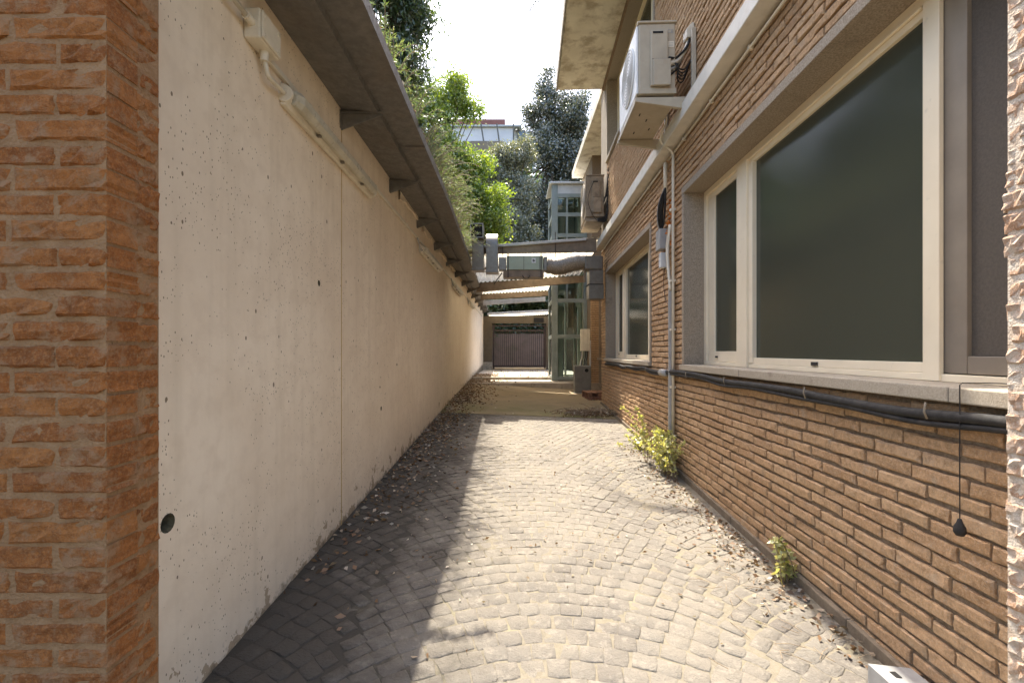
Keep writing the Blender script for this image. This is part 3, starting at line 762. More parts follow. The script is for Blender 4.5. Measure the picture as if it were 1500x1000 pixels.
# lower wing: brick strips, doorway and window facing the alley
wbox('wall', 'mortar', wg, 2.36, 5.0, 13.4, 15.4, .2, 7.27)
brick_patch(wg, (2.30 - 2.3 + .02, 13.4 - 13.6 + .02, 0), (1, 0), .24, .3, 4.2, 'brick_strip')
wbox('corner_strip', 'render', wg, 2.55, 2.68, 13.36, 13.44, .3, 4.3)
wbox('shutter', 'beam', wg, 2.56, 2.78, 13.33, 13.36, 1.35, 3.4)
wbox('sill', 'sill', wg, 2.50, 2.85, 13.25, 13.38, 1.26, 1.33)
wbox('wall', 'render', wg, 3.1, 5.0, 10.5, 13.3, .2, 7.27)
ws = wbox('roof_slab', 'slab', wg, 2.0, 5.0, 10.12, 15.2, 7.28, 7.50, .01)
wbox('slab_edge', 'fascia', ws, 2.0 - 2.3 + 2.3, 2.0 + .03, 10.12, 15.2, 7.262, 7.51) if False else None
# downpipe, junction boxes and cables on the brick
dp = empty('drain_pipe', tuple(bl(0, 5.12, zg(1.8, 5.1)))); tag(dp, 'pair of grey conduits running down the brick to the plant', 'pipe')
def wl_(o, x, y, z): return Vector(bl(x, y, z)) - o.location
MB().tube([wl_(dp, -.03, 5.12, .12), wl_(dp, -.03, 5.12, 3.60), wl_(dp, -.03, 5.12, 3.72)], .016, 10).build('pipe', 'plastic', dp, smooth=True)
MB().tube(smoothpath([wl_(dp, -.035, 5.185, .14), wl_(dp, -.035, 5.185, 1.0), wl_(dp, -.035, 5.20, 1.9), wl_(dp, -.035, 5.19, 2.24)], 5), .026, 10).build('pipe', 'grey_plastic', dp, smooth=True)
MB().tube(smoothpath([wl_(dp, -.032, 5.245, .14), wl_(dp, -.032, 5.245, 1.2), wl_(dp, -.032, 5.24, 1.32)], 5), .016, 10).build('pipe', 'grey_plastic', dp, smooth=True)
MB().tube(smoothpath([wl_(dp, -.035, 5.18, 2.2), wl_(dp, -.04, 5.27, 2.5), wl_(dp, -.04, 5.29, 2.75), wl_(dp, -.035, 5.20, 2.95)], 6), .020, 10).build('pipe', 'plastic', dp, smooth=True)
MB().tube(smoothpath([wl_(dp, -.05, 5.16, 2.2), wl_(dp, -.055, 5.22, 2.5), wl_(dp, -.055, 5.23, 2.7), wl_(dp, -.045, 5.17, 2.93)], 6), .015, 10).build('pipe', 'plastic', dp, smooth=True)
for z in (.5, 1.1, 1.75, 2.3, 3.1): MB().box(-.05, 0, -.03, .03, -.012, .012).build('clip', 'plastic', dp).location = wl_(dp, -.005, 5.14, z)
hb = empty('hose_bundle', tuple(bl(0, 5.5, 3.3))); tag(hb, 'black cable bundle feeding a grey box on the brick wall', 'cable bundle')
MB().tube([wl_(hb, -.045, 5.36, 3.36), wl_(hb, -.045, 5.36, 3.72)], .022, 10).build('pipe', 'plastic', hb, smooth=True)
for i, (dx, dy, mat) in enumerate(((0, 0, 'black'), (.02, .03, 'black'), (-.02, .05, 'grey_plastic'), (.03, -.03, 'black'), (-.03, -.01, 'black'), (0, .07, 'grey_plastic'))):
    MB().tube(smoothpath([wl_(hb, -.05, 5.36 + dy * .4, 3.42), wl_(hb, -.08 + dx, 5.38 + dy, 3.25), wl_(hb, -.07 + dx, 5.46 + dy, 3.08), wl_(hb, -.05, 5.52 + dy, 2.97)], 6), .013, 8).build('cable', mat, hb, smooth=True)
gb = MB().box(-.09, -.002, -.09, .09, -.12, .12).build('box', 'box_metal', hb, bevel=.006); gb.location = wl_(hb, 0, 5.52, 2.85); gb.rotation_euler = B.rotation_euler
gb = MB().box(-.07, -.002, -.05, .05, -.09, .09).build('box', 'lift_pale', hb, bevel=.006); gb.location = wl_(hb, 0, 5.50, 2.60); gb.rotation_euler = B.rotation_euler
mm = MB()
for q in range(60):
    a = Vector((random.gauss(-.03, .012), random.gauss(0, .035), random.gauss(0, .09))); s_ = random.uniform(.008, .022)
    mm.tube([a, a + Vector((random.gauss(0, 1), random.gauss(0, 1), random.gauss(0, 1))) * s_], s_ * .5, 5)
ob = mm.build('sealing_foam', 'orange', hb, smooth=True); ob.location = wl_(hb, 0, 5.24, 2.98)
MB().tube(smoothpath([wl_(hb, -.02, 5.46, 2.52), wl_(hb, -.02, 5.52, 2.35), wl_(hb, -.02, 5.45, 2.15), wl_(hb, -.02, 5.34, 2.05)], 6), .004, 6).build('wire', 'gate', hb, smooth=True)
# black hose below the sills
pts = [bl(-.035, 1.1, 1.245)]
y = 1.5
while y < 9.9:
    pts.append(bl(-.035 + random.gauss(0, .004), y, 1.262 + random.gauss(0, .010))); y += .45
hs = empty('black_hose', tuple(bl(0, 5.2, 1.24))); tag(hs, 'black rubber hose clipped beneath the stone sills', 'hose')
L0 = hs.location
MB().tube([p - L0 for p in smoothpath(pts, 4)], .022, 10).build('hose', 'black', hs, smooth=True)
MB().tube([p - L0 + Vector((-.006, 0, -.029 + .006 * math.sin(i * .7))) for i, p in enumerate(smoothpath(pts, 4))], .012, 8).build('hose', 'black', hs, smooth=True)
MB().tube([wl_(hs, -.04, 5.33, 1.25), wl_(hs, -.04, 5.55, 1.25)], .042, 12).build('coupling', 'grey_plastic', hs, smooth=True)
for y in (1.82, 2.62, 3.7, 4.6, 6.2, 7.5): MB().tube([(-.066, 0, .036), (-.070, .002, .0), (-.060, .0, -.03)], .004, 6).build('clip', 'render', hs, smooth=True).location = wl_(hs, 0, y, 1.262)
# pull cord with weight
pc = empty('pull_cord', tuple(bl(-.05, 1.69, .83))); tag(pc, 'thin black cord with a dark knob hanging from the sill', 'cord')
MB().tube([(0, 0, .05), (0, 0, .547), (.02, .01, .553), (.08, -.03, .556), (.15, -.12, .555)], .0022, 6).build('cord', 'black', pc)
m = MB(); m.tube([(0, 0, .05), (0, 0, .035), (0, 0, .02), (0, 0, .0), (0, 0, -.012)], .01, 12, ring_r=lambda t, i: (.006, .010, .018, .019, .012)[i]); m.build('knob', 'black', pc, smooth=True)

# ------------------------------------------------------------------ air conditioners
def aircon(name, label, org, dep, ln, ht, shelf, am='ac', af='ac_front'):
    """org: lower corner next to the alley, nearest the camera end; casing runs +y (along the wall), depth +x"""
    root = empty(name, org, B.rotation_euler.z); tag(root, label, 'air conditioner')
    c = MB().box(0, dep, 0, ln, 0, ht).build('casing', am, root, bevel=.012)
    box('front_panel', af, root, -.022, -.001, .012, ln - .012, .015, ht - .015, .006)
    MB().cyl((-.024, ln * .42, ht * .52), (-.036, ln * .42, ht * .52), ht * .40, 28).build('fan_ring', af, root)
    for k in range(9):
        r_ = ht * .38 * (k + 1) / 9
        pts = [(-.040, ln * .42 + r_ * math.cos(a), ht * .52 + r_ * math.sin(a)) for a in np.linspace(0, 2 * math.pi, 29)]
        MB().tube(pts, .0025, 4, cap=False).build('grille_ring', 'grey_plastic', root)
    # near side: raised valve cover, recesses, seams
    v = box('valve_cover', am, root, dep * .30, dep * .78, -.030, -.001, ht * .10, ht * .88, .01)
    box('handle_recess', 'dark', v, dep * .36, dep * .64, -.0335, -.031, ht * .83, ht * .86)
    box('seam', 'dark', v, dep * .34, dep * .80, -.0325, -.0305, ht * .47, ht * .474)
    box('lower_cover', am, root, dep * .36, dep * .84, -.052, -.031, ht * .09, ht * .46, .008)
    box('top_lid', am, root, -.012, dep + .012, -.014, ln + .014, ht + .001, ht + .022, .006)
    box('base_rail', am, root, -.006, dep + .006, -.012, -.0015, .0, ht * .075, .004)
    return root
a1p = bl(-.56, 4.5, 4.05)
ac = aircon('air_conditioner', 'cream outdoor air conditioner on a shelf above the white beam', tuple(a1p), .36, .86, .70, True)
fc = bpy.data.curves.new('marking', 'FONT'); fc.body = 'CE'; fc.size = .055; fc.extrude = .0006
fc.materials.append(MAT['grey_plastic'])
ft = bpy.data.objects.new('marking_text', fc); COL.objects.link(ft); bpy.context.view_layer.update()
fme = bpy.data.meshes.new_from_object(ft.evaluated_get(bpy.context.evaluated_depsgraph_get())); bpy.data.objects.remove(ft, do_unlink=True); bpy.data.curves.remove(fc)
fo = bpy.data.objects.new('marking', fme); COL.objects.link(fo); fo.parent = ac; fo.location = (.275, -.003, .60); fo.rotation_euler = (R(90), 0, 0)
box('rating_plate', 'plastic', ac, .285, .345, -.0035, -.0008, .46, .52)
for k in range(3): box('print_line', 'grey_plastic', ac, .292, .337, -.0042, -.0036, .472 + k * .014, .476 + k * .014)
sh = empty('air_conditioner_shelf', tuple(bl(-.58, 4.5, 3.97))); sh.rotation_euler = B.rotation_euler
tag(sh, 'cream metal wall shelf carrying the big air conditioner', 'shelf')
box('tray', 'ac', sh, .0, .40, .03, .92, .045, .058, .002)
for yy in (-.02, .88):
    MB().prism([(-.02, .040), (.58, .040), (.58, -.075), (.46, -.075), (-.02, .0)], yy, yy + .04, 'y').build('bracket', 'ac', sh, bevel=.003)
    box('upright', 'ac', sh, .535, .575, yy, yy + .04, .041, .72, .003)
for k, (a, b) in enumerate(((.10, .3), (.2, .42), (.13, .7), (.28, .62))): box('slot', 'dark', sh, a, a + .012, b, b + .05, .0425, .0449)
box('front_lip', 'ac', sh, -.006, .0, .03, .92, .02, .075, .002)
lp = empty('line_set', tuple(bl(0, 4.62, 4.55))); tag(lp, 'insulated pipes curving from a wall cap to the air conditioner', 'pipe')
for dy, r_, mat in ((0, .022, 'plastic'), (.03, .016, 'grey_plastic'), (-.03, .012, 'black'), (.055, .012, 'black'), (.02, .010, 'black')):
    MB().tube(smoothpath([wl_(lp, -.03, 4.60 + dy, 4.66), wl_(lp, -.07, 4.59 + dy, 4.55), wl_(lp, -.14, 4.57 + dy * .5, 4.44 - dy), wl_(lp, -.20, 4.52, 4.37 - dy * 1.5), wl_(lp, -.27, 4.47, 4.33 - dy * 2)], 6), r_, 8).build('pipe', mat, lp, smooth=True)
m = MB().prism([(-.075, -.06), (0, -.06), (0, .09), (-.02, .09), (-.075, .03)], -.05, .05, 'y'); o = m.build('wall_cap', 'plastic', lp, bevel=.005); o.location = wl_(lp, 0, 4.60, 4.70)
for q in range(5): MB().tube(smoothpath([wl_(lp, -.22 + q * .008, 4.46, 4.33), wl_(lp, -.17, 4.46 + q * .02, 4.27 - q * .012), wl_(lp, -.10, 4.5 + q * .02, 4.30 - q * .02), wl_(lp, -.03, 4.55, 4.42)], 5), .006, 6).build('cable', 'black', lp, smooth=True)
tag(MB().tube(smoothpath([bl(-.28, 4.85, 4.06), bl(-.16, 4.95, 4.05), bl(-.14, 5.02, 4.02), bl(-.165, 5.10, 3.94), bl(-.16, 5.12, 3.85), bl(-.05, 5.12, 3.75), bl(-.03, 5.12, 3.66), ], 6), .012, 8).build('condensate_hose', 'plastic', smooth=True), 'cream condensate hose looping over the white beam', 'hose')
ac2 = aircon('air_conditioner', 'weathered air conditioner with looping black cables above the duct', tuple(bl(-.44, 9.55, 4.33)), .36, .9, .86, False, 'ac_old', 'ac_old')
for q in range(6):
    MB().tube(smoothpath([(.36, .0, .30 + q * .02), (.40 + q * .012, -.03, .5), (.44, -.05 - q * .01, .78 + q * .04), (.50, -.04, .70), (.48 - q * .012, -.03, .35), (.40, -.04, .02 - q * .02), (.22, -.06, -.06 - q * .01)], 5), .011, 6).build('cable', 'black', ac2, smooth=True)
MB().tube(smoothpath([(.14, -.05, .72), (.05, -.06, .5), (.02, -.06, .3), (.10, -.07, .05), (.2, -.07, -.1)], 6), .006, 6).build('cable', 'black', ac2, smooth=True)
box('bracket', 'ac_old', ac2, -.04, .46, .02, .06, -.06, -.012, .003); box('bracket', 'ac_old', ac2, -.04, .46, .80, .84, -.06, -.012, .003)
box('drip_tray', 'ac_old', ac2, -.02, .36, -.02, .9, -.10, -.062, .003)

# ------------------------------------------------------------------ small metal box by the wall foot
mb = empty('metal_box', (1.60, 1.75, .05)); tag(mb, 'pale grey metal box at the foot of the brick wall', 'box')
MB().prism([(-.085, -.06), (.10, -.06), (.10, .105), (-.085, .125)], -.30, .19, 'y').build('body', 'box_metal', mb, bevel=.004)
box('hole', 'dark', mb, -.03, -.005, .11, .145, .1175, .1205)
box('vent_flap', 'ac_front', mb, .04, .088, -.2, .07, .112, .118)

# ------------------------------------------------------------------ far canopies, duct, end wall, gate, lift
def corrugated(name, parent, x0, x1, y0, y1, zl, zr, pitch=.11, amp=.018, dzy=0):
    m = MB(); nx = int((x1 - x0) / pitch) * 8
    l = parent.location
    for i in range(nx + 1):
        x = x0 + (x1 - x0) * i / nx; z = zl + (zr - zl) * i / nx + amp * math.cos(2 * math.pi * (x - x0) / pitch)
        m.v += [(x - l.x, y0 - l.y, z - l.z), (x - l.x, y1 - l.y, z + dzy - l.z)]
    for i in range(nx): m.f.append((2 * i, 2 * i + 2, 2 * i + 3, 2 * i + 1))
    return m.build(name, 'sheet', parent, smooth=True)
def sloped(name, mat, parent, x0, x1, y0, y1, za0, za1, zb0, zb1, bevel=.004):
    """bar across the alley: bottom/top at x0 = za0/za1, at x1 = zb0/zb1"""
    l = parent.location
    return MB().prism([(x0 - l.x, za0 - l.z), (x1 - l.x, zb0 - l.z), (x1 - l.x, zb1 - l.z), (x0 - l.x, za1 - l.z)], y0 - l.y, y1 - l.y, 'y').build(name, mat, parent, bevel=bevel)
c1 = empty('corrugated_canopy', (0, 10, 3.7)); tag(c1, 'corrugated translucent canopy carried over the duct by brown beams', 'canopy')
XL = -1.06
corrugated('sheet', c1, XL, 2.05, 10.12, 13.7, 3.80, 4.04, .13, .022, -.225)
sloped('front_beam', 'beam', c1, XL, 1.86, 10.0, 10.10, 3.655, 3.765, 3.70, 4.00)
sloped('front_gutter', 'beam_pale', c1, XL, 1.62, 9.93, 9.995, 3.735, 3.79, 3.93, 3.985)
sloped('purlin', 'beam', c1, XL, 2.0, 11.8, 11.87, 3.60, 3.665, 3.84, 3.905)
sloped('purlin', 'beam', c1, XL, 2.2, 13.55, 13.65, 3.27, 3.545, 3.58, 3.775)
for x in (-.2, .95): MB().cyl((x, -.02, -.42), (x, -.02, .42 if x > 0 else .1), .008, 6).build('hanger_rod', 'gate', c1)
c2 = empty('corrugated_canopy', (0, 14.7, 3.5)); tag(c2, 'narrow corrugated canopy strip between two pale beams before the gate', 'canopy')
corrugated('sheet', c2, -1.06, 1.22, 13.85, 15.5, 3.56, 3.68, .11, .018, -.09)
sloped('beam', 'beam', c2, -1.06, 1.22, 15.4, 15.48, 3.26, 3.44, 3.40, 3.56)
sloped('beam', 'beam_pale', c2, -1.06, 1.22, 16.6, 16.66, 3.20, 3.36, 3.34, 3.50)
c3 = empty('corrugated_canopy', (0, 20.5, 3.3)); tag(c3, 'low corrugated canopy on the wall above the gate', 'canopy')
corrugated('sheet', c3, -1.1, 1.9, 20.45, 22.6, 3.20, 3.36, .11, .018)
sloped('front_gutter', 'beam_pale', c3, -1.1, 1.9, 20.36, 20.44, 3.14, 3.24, 3.30, 3.40)
ew = empty('end_wall', (0, 21.3, .6)); tag(ew, 'beige rendered wall holding the dark gate', 'wall')
MAT['endwall'] = M('shaded_beige_render', (.105, .082, .054), (.085, .066, .044), 3, .9, .3, 80)  # darker copy of the beige render, shade put into its colour
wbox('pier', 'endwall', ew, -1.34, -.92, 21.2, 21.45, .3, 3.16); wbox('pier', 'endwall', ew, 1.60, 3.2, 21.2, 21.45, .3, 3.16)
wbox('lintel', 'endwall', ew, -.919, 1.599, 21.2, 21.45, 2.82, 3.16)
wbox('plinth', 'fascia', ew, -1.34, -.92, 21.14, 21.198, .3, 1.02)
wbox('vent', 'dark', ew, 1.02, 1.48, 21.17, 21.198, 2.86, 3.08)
gt = empty('metal_gate', (.34, 21.3, .7)); tag(gt, 'dark metal gate of thin vertical bars under the beige lintel', 'gate')
for x0, x1, z0, z1 in ((-.90, -.82, .72, 2.78), (1.50, 1.58, .72, 2.78), (-.819, 1.499, 2.46, 2.53), (-.819, 1.499, .78, .87), (-.819, 1.499, 2.68, 2.74)): wbox('rail', 'gate', gt, x0, x1, 21.28, 21.33, z0, z1)
for i in range(24): wbox('bar', 'gate', gt, -.765 + i * .097, -.765 + i * .097 + .030, 21.296, 21.315, .871, 2.459 if i % 1 == 0 else 2.6)
bw = tag(box('garden_wall', 'pink', None, -3, 4.5, 24.3, 24.6, .3, 2.45), 'stained pink garden wall seen through the gate', 'wall')
yd = tag(box('yard_floor', 'concrete', None, -3, 4.5, 21.46, 24.29, .3, .70), 'small paved yard behind the gate', 'floor', kind='structure')

dk = empty('ventilation_duct', (.2, 9.65, 3.4)); tag(dk, 'galvanised ventilation duct with square outlet and pale green fan box', 'duct')
def dpx(x, y, Y=9.62): return ((x - 750) / 667 * Y, 1.5 + (515 - y) / 667 * Y)
def dbox(name, mat, x0, x1, yt, yb, Y0, Y1, bevel=.006, parent=None, Y=9.62):
    a, zt = dpx(x0, yt, Y); b, zb = dpx(x1, yb, Y)
    return wbox(name, mat, dk, a, b, Y0, Y1, zb, zt, bevel)
dbox('riser', 'galv', 691.5, 708.5, 358, 394.5, 9.62, 9.88)
dbox('riser', 'galv', 712, 729.5, 359, 397.5, 9.60, 9.86)
dbox('flange', 'galv', 690.5, 709.5, 393, 396, 9.605, 9.89); dbox('flange', 'galv', 711, 730.5, 396.5, 399.5, 9.585, 9.875)
dbox('neck', 'galv', 691, 707.5, 348.2, 357.8, 9.63, 9.87)
# square outlet: open box, a dark block inside painting the shade of its interior
x0, zt = dpx(688.5, 326.5, 9.5); x1, zb = dpx(708, 348, 9.5)
o_ = MB(); t_ = .02; l = dk.location
for a, b, c, d in ((x0, x0 + t_, zb, zt), (x1 - t_, x1, zb, zt), (x0 + t_, x1 - t_, zt - t_, zt), (x0 + t_, x1 - t_, zb, zb + t_)): o_.box(a - l.x, b - l.x, 9.5 - l.y, 9.9 - l.y, c - l.z, d - l.z)
o_.build('outlet', 'galv', dk); wbox('throat_shade', 'dark', dk, x0 + t_, x1 - t_, 9.57, 9.89, zb + t_, zt - t_)
# rounded elbow
xa, zt = dpx(711.5, 338, 9.6); xb, zb = dpx(729, 359, 9.6); m = MB(); n = 10; pr = []
for i in range(n + 1):
    a = math.pi / 2 * i / n; pr.append((9.9 - .30 * math.sin(a) - 9.65, zb + .30 * (1 - 0) * math.cos(a) - 3.4 if False else (zb - 3.4) + .30 * math.cos(a)))
pr.append((9.9 - 9.65, zb - 3.4))
m.prism(pr, xa - .2, xb - .2, 'x').build('elbow', 'galv', dk, bevel=.004)
dbox('transition', 'galv', 730.5, 741.5, 376, 395, 9.66, 9.86); 
fb = dbox('fan_box', 'fanbox', 742, 796, 374, 394.5, 9.66, 9.98, .008)
dbox('fan_base', 'beam', 737, 797, 394.8, 405, 9.68, 10.0)
for x in (767, 790): dbox('seam', 'cabinet', x, x + .8, 375, 394, 9.655, 9.659, 0)
dbox('warning_label', 'ac_front', 779, 785, 377.5, 384.5, 9.654, 9.659, 0); dbox('warning_mark', 'dark', 780.3, 782.0, 379, 383, 9.650, 9.653, 0); dbox('warning_mark', 'dark', 782.6, 783.8, 380, 382.5, 9.650, 9.653, 0)
for x in (743.5, 792): dbox('strap', 'gate', x, x + 1.4, 371, 406, 9.645, 9.655, 0)
dbox('transition', 'galv', 797, 802, 375, 395, 9.67, 9.95)
m = MB(); p_ = []
for x, y in ((801, 388), (812, 390), (822, 389), (832, 386), (842, 384), (852, 383), (860, 383)):
    a, z = dpx(x, y, 9.8); p_.append((a - l.x, 9.8 - l.y, z - l.z))
m.tube(smoothpath(p_, 12), .15, 22, ring_r=lambda t, i: .165 * (1 + .35 * math.sin(t * 2.2 + .5) - .12) * (.93 + .09 * (i % 2)) + random.gauss(0, .006)); m.build('flexible_hose', 'foil', dk, smooth=True)
dbox('elbow_box', 'galv', 857, 883.5, 374.5, 394.5, 9.60, 9.98, .02)
dbox('drop', 'galv', 863.5, 884, 395, 415.5, 9.62, 9.96); dbox('drop', 'galv', 863, 884.5, 417, 437.5, 9.61, 9.97); dbox('collar', 'black', 862, 884, 415.5, 417, 9.62, 9.96, 0)
dbox('support_post', 'beam', 857, 860, 395, 412, 9.75, 9.79)
m = MB(); a, z = dpx(771, 402.5); MB().tube([(a - l.x + .075 * math.cos(t), 9.66 - l.y, z - l.z + .075 * math.sin(t)) for t in np.linspace(math.pi, 2 * math.pi, 10)], .009, 6).build('cable_loop', 'black', dk)
a0, z0 = dpx(735, 399); a1, z1 = dpx(722, 414); MB().cyl((a0 - l.x, 9.7 - l.y, z0 - l.z), (a1 - l.x, 10.3 - l.y, z1 - l.z + .08), .012, 6).build('brace', 'gate', dk)

# lift shaft
LY = 14.3
lf = empty('lift_shaft', (1.8, LY, .43)); tag(lf, 'grey green steel lift shaft glazed on all sides behind the canopy', 'lift shaft')
LX0, LX1, LD = 1.25, 2.36, 1.3
for (x, y) in ((LX0, LY), (LX1 - .10, LY), (LX0, LY + LD), (LX1 - .10, LY + LD)):
    wbox('post', 'lift', lf, x, x + (.19 if x == LX0 and y == LY else .10), y, y + .10, .43, 6.75, .006)
for z in (.62, 1.92, 3.05, 4.35, 5.1, 5.75, 6.35):
    h = .12 if z != .62 else .10
    wbox('rail', 'lift', lf, LX0 + .191, LX1 - .101, LY + .012, LY + .08, z, z + h, .004)
    wbox('rail', 'lift', lf, LX0 + .012, LX0 + .08, LY + .101, LY + LD - .001, z, z + h, .004)
    wbox('rail', 'lift', lf, LX0 + .1, LX1 - .101, LY + LD + .01, LY + LD + .08, z, z + h, .004)
wbox('mullion', 'lift', lf, 1.70, 1.76, LY + .015, LY + .075, 3.171, 6.34, .003)
wbox('base_panel', 'cabinet', lf, LX0 + .191, LX1 - .101, LY + .02, LY + .07, .45, .619)
zz = [.72, 1.92, 2.04, 3.05, 3.17, 4.35, 4.47, 5.1, 5.22, 5.75, 5.87, 6.35]
for a, b in zip(zz[::2], zz[1::2]):
    wbox('pane', 'lift_glass', lf, LX0 + .191, LX1 - .101, LY + .04, LY + .048, a + .003, b - .003)
    wbox('pane', 'lift_glass', lf, LX0 + .04, LX0 + .048, LY + .101, LY + LD - .001, a + .003, b - .003)
wbox('top_panel', 'lift_pale', lf, LX0 + .191, LX1 - .101, LY + .03, LY + .07, 6.471, 6.75)
wbox('roof', 'lift_pale', lf, LX0 - .08, LX1 + .1, LY - .08, LY + LD + .1, 6.76, 6.82, .01)
wbox('guide_rail', 'beam_pale', lf, 1.74, 1.80, LY + .75, LY + .82, .5, 6.6); wbox('guide_rail', 'lift', lf, 2.05, 2.10, LY + .75, LY + .82, .5, 6.6)
wbox('car_panel', 'lift_pale', lf, 1.44, 1.68, LY + .6, LY + .66, .6, 3.0)
wbox('counterweight', 'cabinet', lf, 1.84, 2.03, LY + .7, LY + .84, 2.3, 3.6)
for k in range(6): MB().cyl((1.86 - 1.8 + k * .035, .7, -.2 + 2), (1.86 - 1.8 + k * .035, .7, 6.1), .005, 5).build('rope', 'cabinet', lf)
wbox('added_pale_panel', 'lift_pale', lf, 1.32, 2.2, LY + .9, LY + .94, 3.4, 6.3)  # pale panel added behind the upper panes to imitate sky light
wbox('pedestal', 'concrete', lf, 1.06, 2.4, LY - .25, LY + LD, .30, .44, .01)
# things at its foot
cb = empty('grey_cabinet', (1.92, 12.4, zg(1.92, 12.4) + .006)); tag(cb, 'dark grey plastic cabinet standing on the concrete by the lift', 'cabinet')
MB().box(-.23, .22, -.14, .16, .03, .76).build('body', 'cabinet', cb, bevel=.03)
MB().cyl((.09, -.141, .63), (.09, -.15, .63), .05, 18).build('knob', 'dark', cb); box('foot', 'box_metal', cb, -.24, .23, -.15, .17, 0, .03)
mt = empty('meter_box', (2.08, 12.95, 1.52)); tag(mt, 'white wall box with cables above the grey cabinet', 'meter box')
MB().box(-.13, .13, -.06, .08, 0, .62).build('body', 'plastic', mt, bevel=.012)
box('rib', 'ac', mt, -.05, -.044, -.063, -.0605, .02, .60); box('rib', 'ac', mt, .05, .056, -.063, -.0605, .02, .60)
for k in range(4): MB().tube(smoothpath([(-.08 + k * .05, 0, 0), (-.1 + k * .05, -.03, -.18), (-.16 + k * .05, -.2, -.30), (-.2 + k * .06, -.35, -.42)], 5), .012, 6).build('cable', 'black' if k else 'beam_pale', mt, smooth=True)
box('back_board', 'beam_pale', mt, .131, .17, 0, .06, -1.1, .3)
plt = empty('wooden_pallet', (2.05, 11.3, zg(2.05, 11.3) + .008), R(4)); tag(plt, 'weathered red brown pallet leaning stacked by the brick corner', 'pallet')
plt['label'] = 'weathered red brown wooden pallet on the concrete by the brick corner'
for z in (.0, .155):
    for k in range(5): box('board', 'pallet', plt, -.24 + k * .13, -.24 + k * .13 + .095, -.35, .35, z, z + .022)
for yy in (-.35, -.04, .27):
    box('stringer', 'pallet', plt, -.24, .38, yy, yy + .08, .0225, .075)
    for k in (0, 2, 4): box('block', 'pallet', plt, -.24 + k * .13, -.145 + k * .13, yy, yy + .08, .0755, .1545)

# ------------------------------------------------------------------ white house up the hill
fh = empty('white_house', (0, 62, 26)); tag(fh, 'white house with red brown parapet among the trees uphill', 'house')
def fpx(x, y, Y=62): return ((x - 750) / 667 * Y, 1.5 + (515 - y) / 667 * Y)
def fbox(name, mat, x0, x1, yt, yb, Y0, Y1):
    a, zt = fpx(x0, yt); b, zb = fpx(x1, yb); return wbox(name, mat, fh, a, b, Y0, Y1, zb, zt)
fbox('wall', 'fw', 655, 752, 185.5, 235, 62.3, 72); fbox('roof', 'red', 650, 740, 174.5, 182.5, 62, 72)
fbox('eaves', 'lift_pale', 650, 764, 182.8, 185.2, 61.95, 72)
fbox('wing_wall', 'fw', 752.5, 782, 186, 232, 63.2, 72)
w_ = fbox('window', 'cabinet', 758, 770, 185.5, 202, 62.9, 63.18); fbox('pane', 'blueglass', 760.5, 767.5, 187.5, 200, 62.85, 62.89)
for xa, xb in ((705, 709.5), (728, 732), (752, 752.3)):
    a, z0 = fpx(xa, 185.5); b, z1 = fpx(xb, 214); MB().cyl((a, -.8, z0 - 26), (b, -.4, z1 - 26), .10, 6).build('strut', 'cabinet', fh)
fbox('balcony_rail', 'cabinet', 690, 735, 210, 210.8, 61.3, 61.4); fbox('balcony', 'render', 680, 738, 211, 235, 61.2, 62.28)

# ------------------------------------------------------------------ terrain
def heightfield(name, mat, xs, ys_, f, label, parent=None):
    m = MB()
    for y in ys_:
        for x in xs: m.v.append((x, y, f(x, y)))
    n = len(xs)
    for j in range(len(ys_) - 1):
        for i in range(n - 1): m.f.append((j * n + i, j * n + i + 1, (j + 1) * n + i + 1, (j + 1) * n + i))
    return tag(m.build(name, mat, smooth=True), label, 'hill', kind='structure')
heightfield('terrain', 'hill', [-60, -40, -20, -10, -6, -4, -2.5, -1.66], [1.0, 3, 6, 9, 12, 15, 18, 21, 24], lambda x, y: 3.4 + .22 * max(0, -x - 2.2) + .15 * math.sin(x * 1.7 + y), 'raised garden soil behind the cream wall')
heightfield('hill', 'hill', list(np.linspace(-120, 120, 41)), list(np.linspace(24.6, 150, 40)), lambda x, y: 1.0 + (y - 24) * .60 * (1 if y < 66 else 1) - max(0, y - 66) * .45 + 1.0 * math.sin(x * .21 + y * .3) if y > 26 else 1.6, 'wooded hill rising behind the gate')

# ------------------------------------------------------------------ vegetation
def leaf_cloud(name, mat, parent, centers, dirs, size, aspect=.5, fold=.15, origin=(0, 0, 0)):
    """kite-shaped folded leaves: centers (n,3), dirs (n,3) leaf axis"""
    n = len(centers); c = np.asarray(centers) - np.asarray(origin)
    d = dirs / (np.linalg.norm(dirs, axis=1, keepdims=True) + 1e-9)
    r = rng.normal(size=(n, 3)); s = np.cross(d, r); s /= (np.linalg.norm(s, axis=1, keepdims=True) + 1e-9); u = np.cross(s, d)
    L = (size * (.65 + .7 * rng.random(n)))[:, None] if np.isscalar(size) else size[:, None]
    Wd = L * aspect * .5
    V = np.empty((n, 4, 3)); V[:, 0] = c - d * L * .5; V[:, 2] = c + d * L * .5
    V[:, 1] = c + s * Wd - d * L * .05 + u * L * fold; V[:, 3] = c - s * Wd - d * L * .05 + u * L * fold
    V = V.reshape(-1, 3).astype(np.float32)
    me = bpy.data.meshes.new(name); me.vertices.add(4 * n); me.vertices.foreach_set('co', V.ravel())
    q = np.arange(4 * n, dtype=np.int32)
    me.loops.add(4 * n); me.loops.foreach_set('vertex_index', q)
    me.polygons.add(n); me.polygons.foreach_set('loop_start', np.arange(0, 4 * n, 4, dtype=np.int32))
    me.update(calc_edges=True); me.materials.append(MAT[mat])
    o = bpy.data.objects.new(name, me); COL.objects.link(o); o.parent = parent; return o
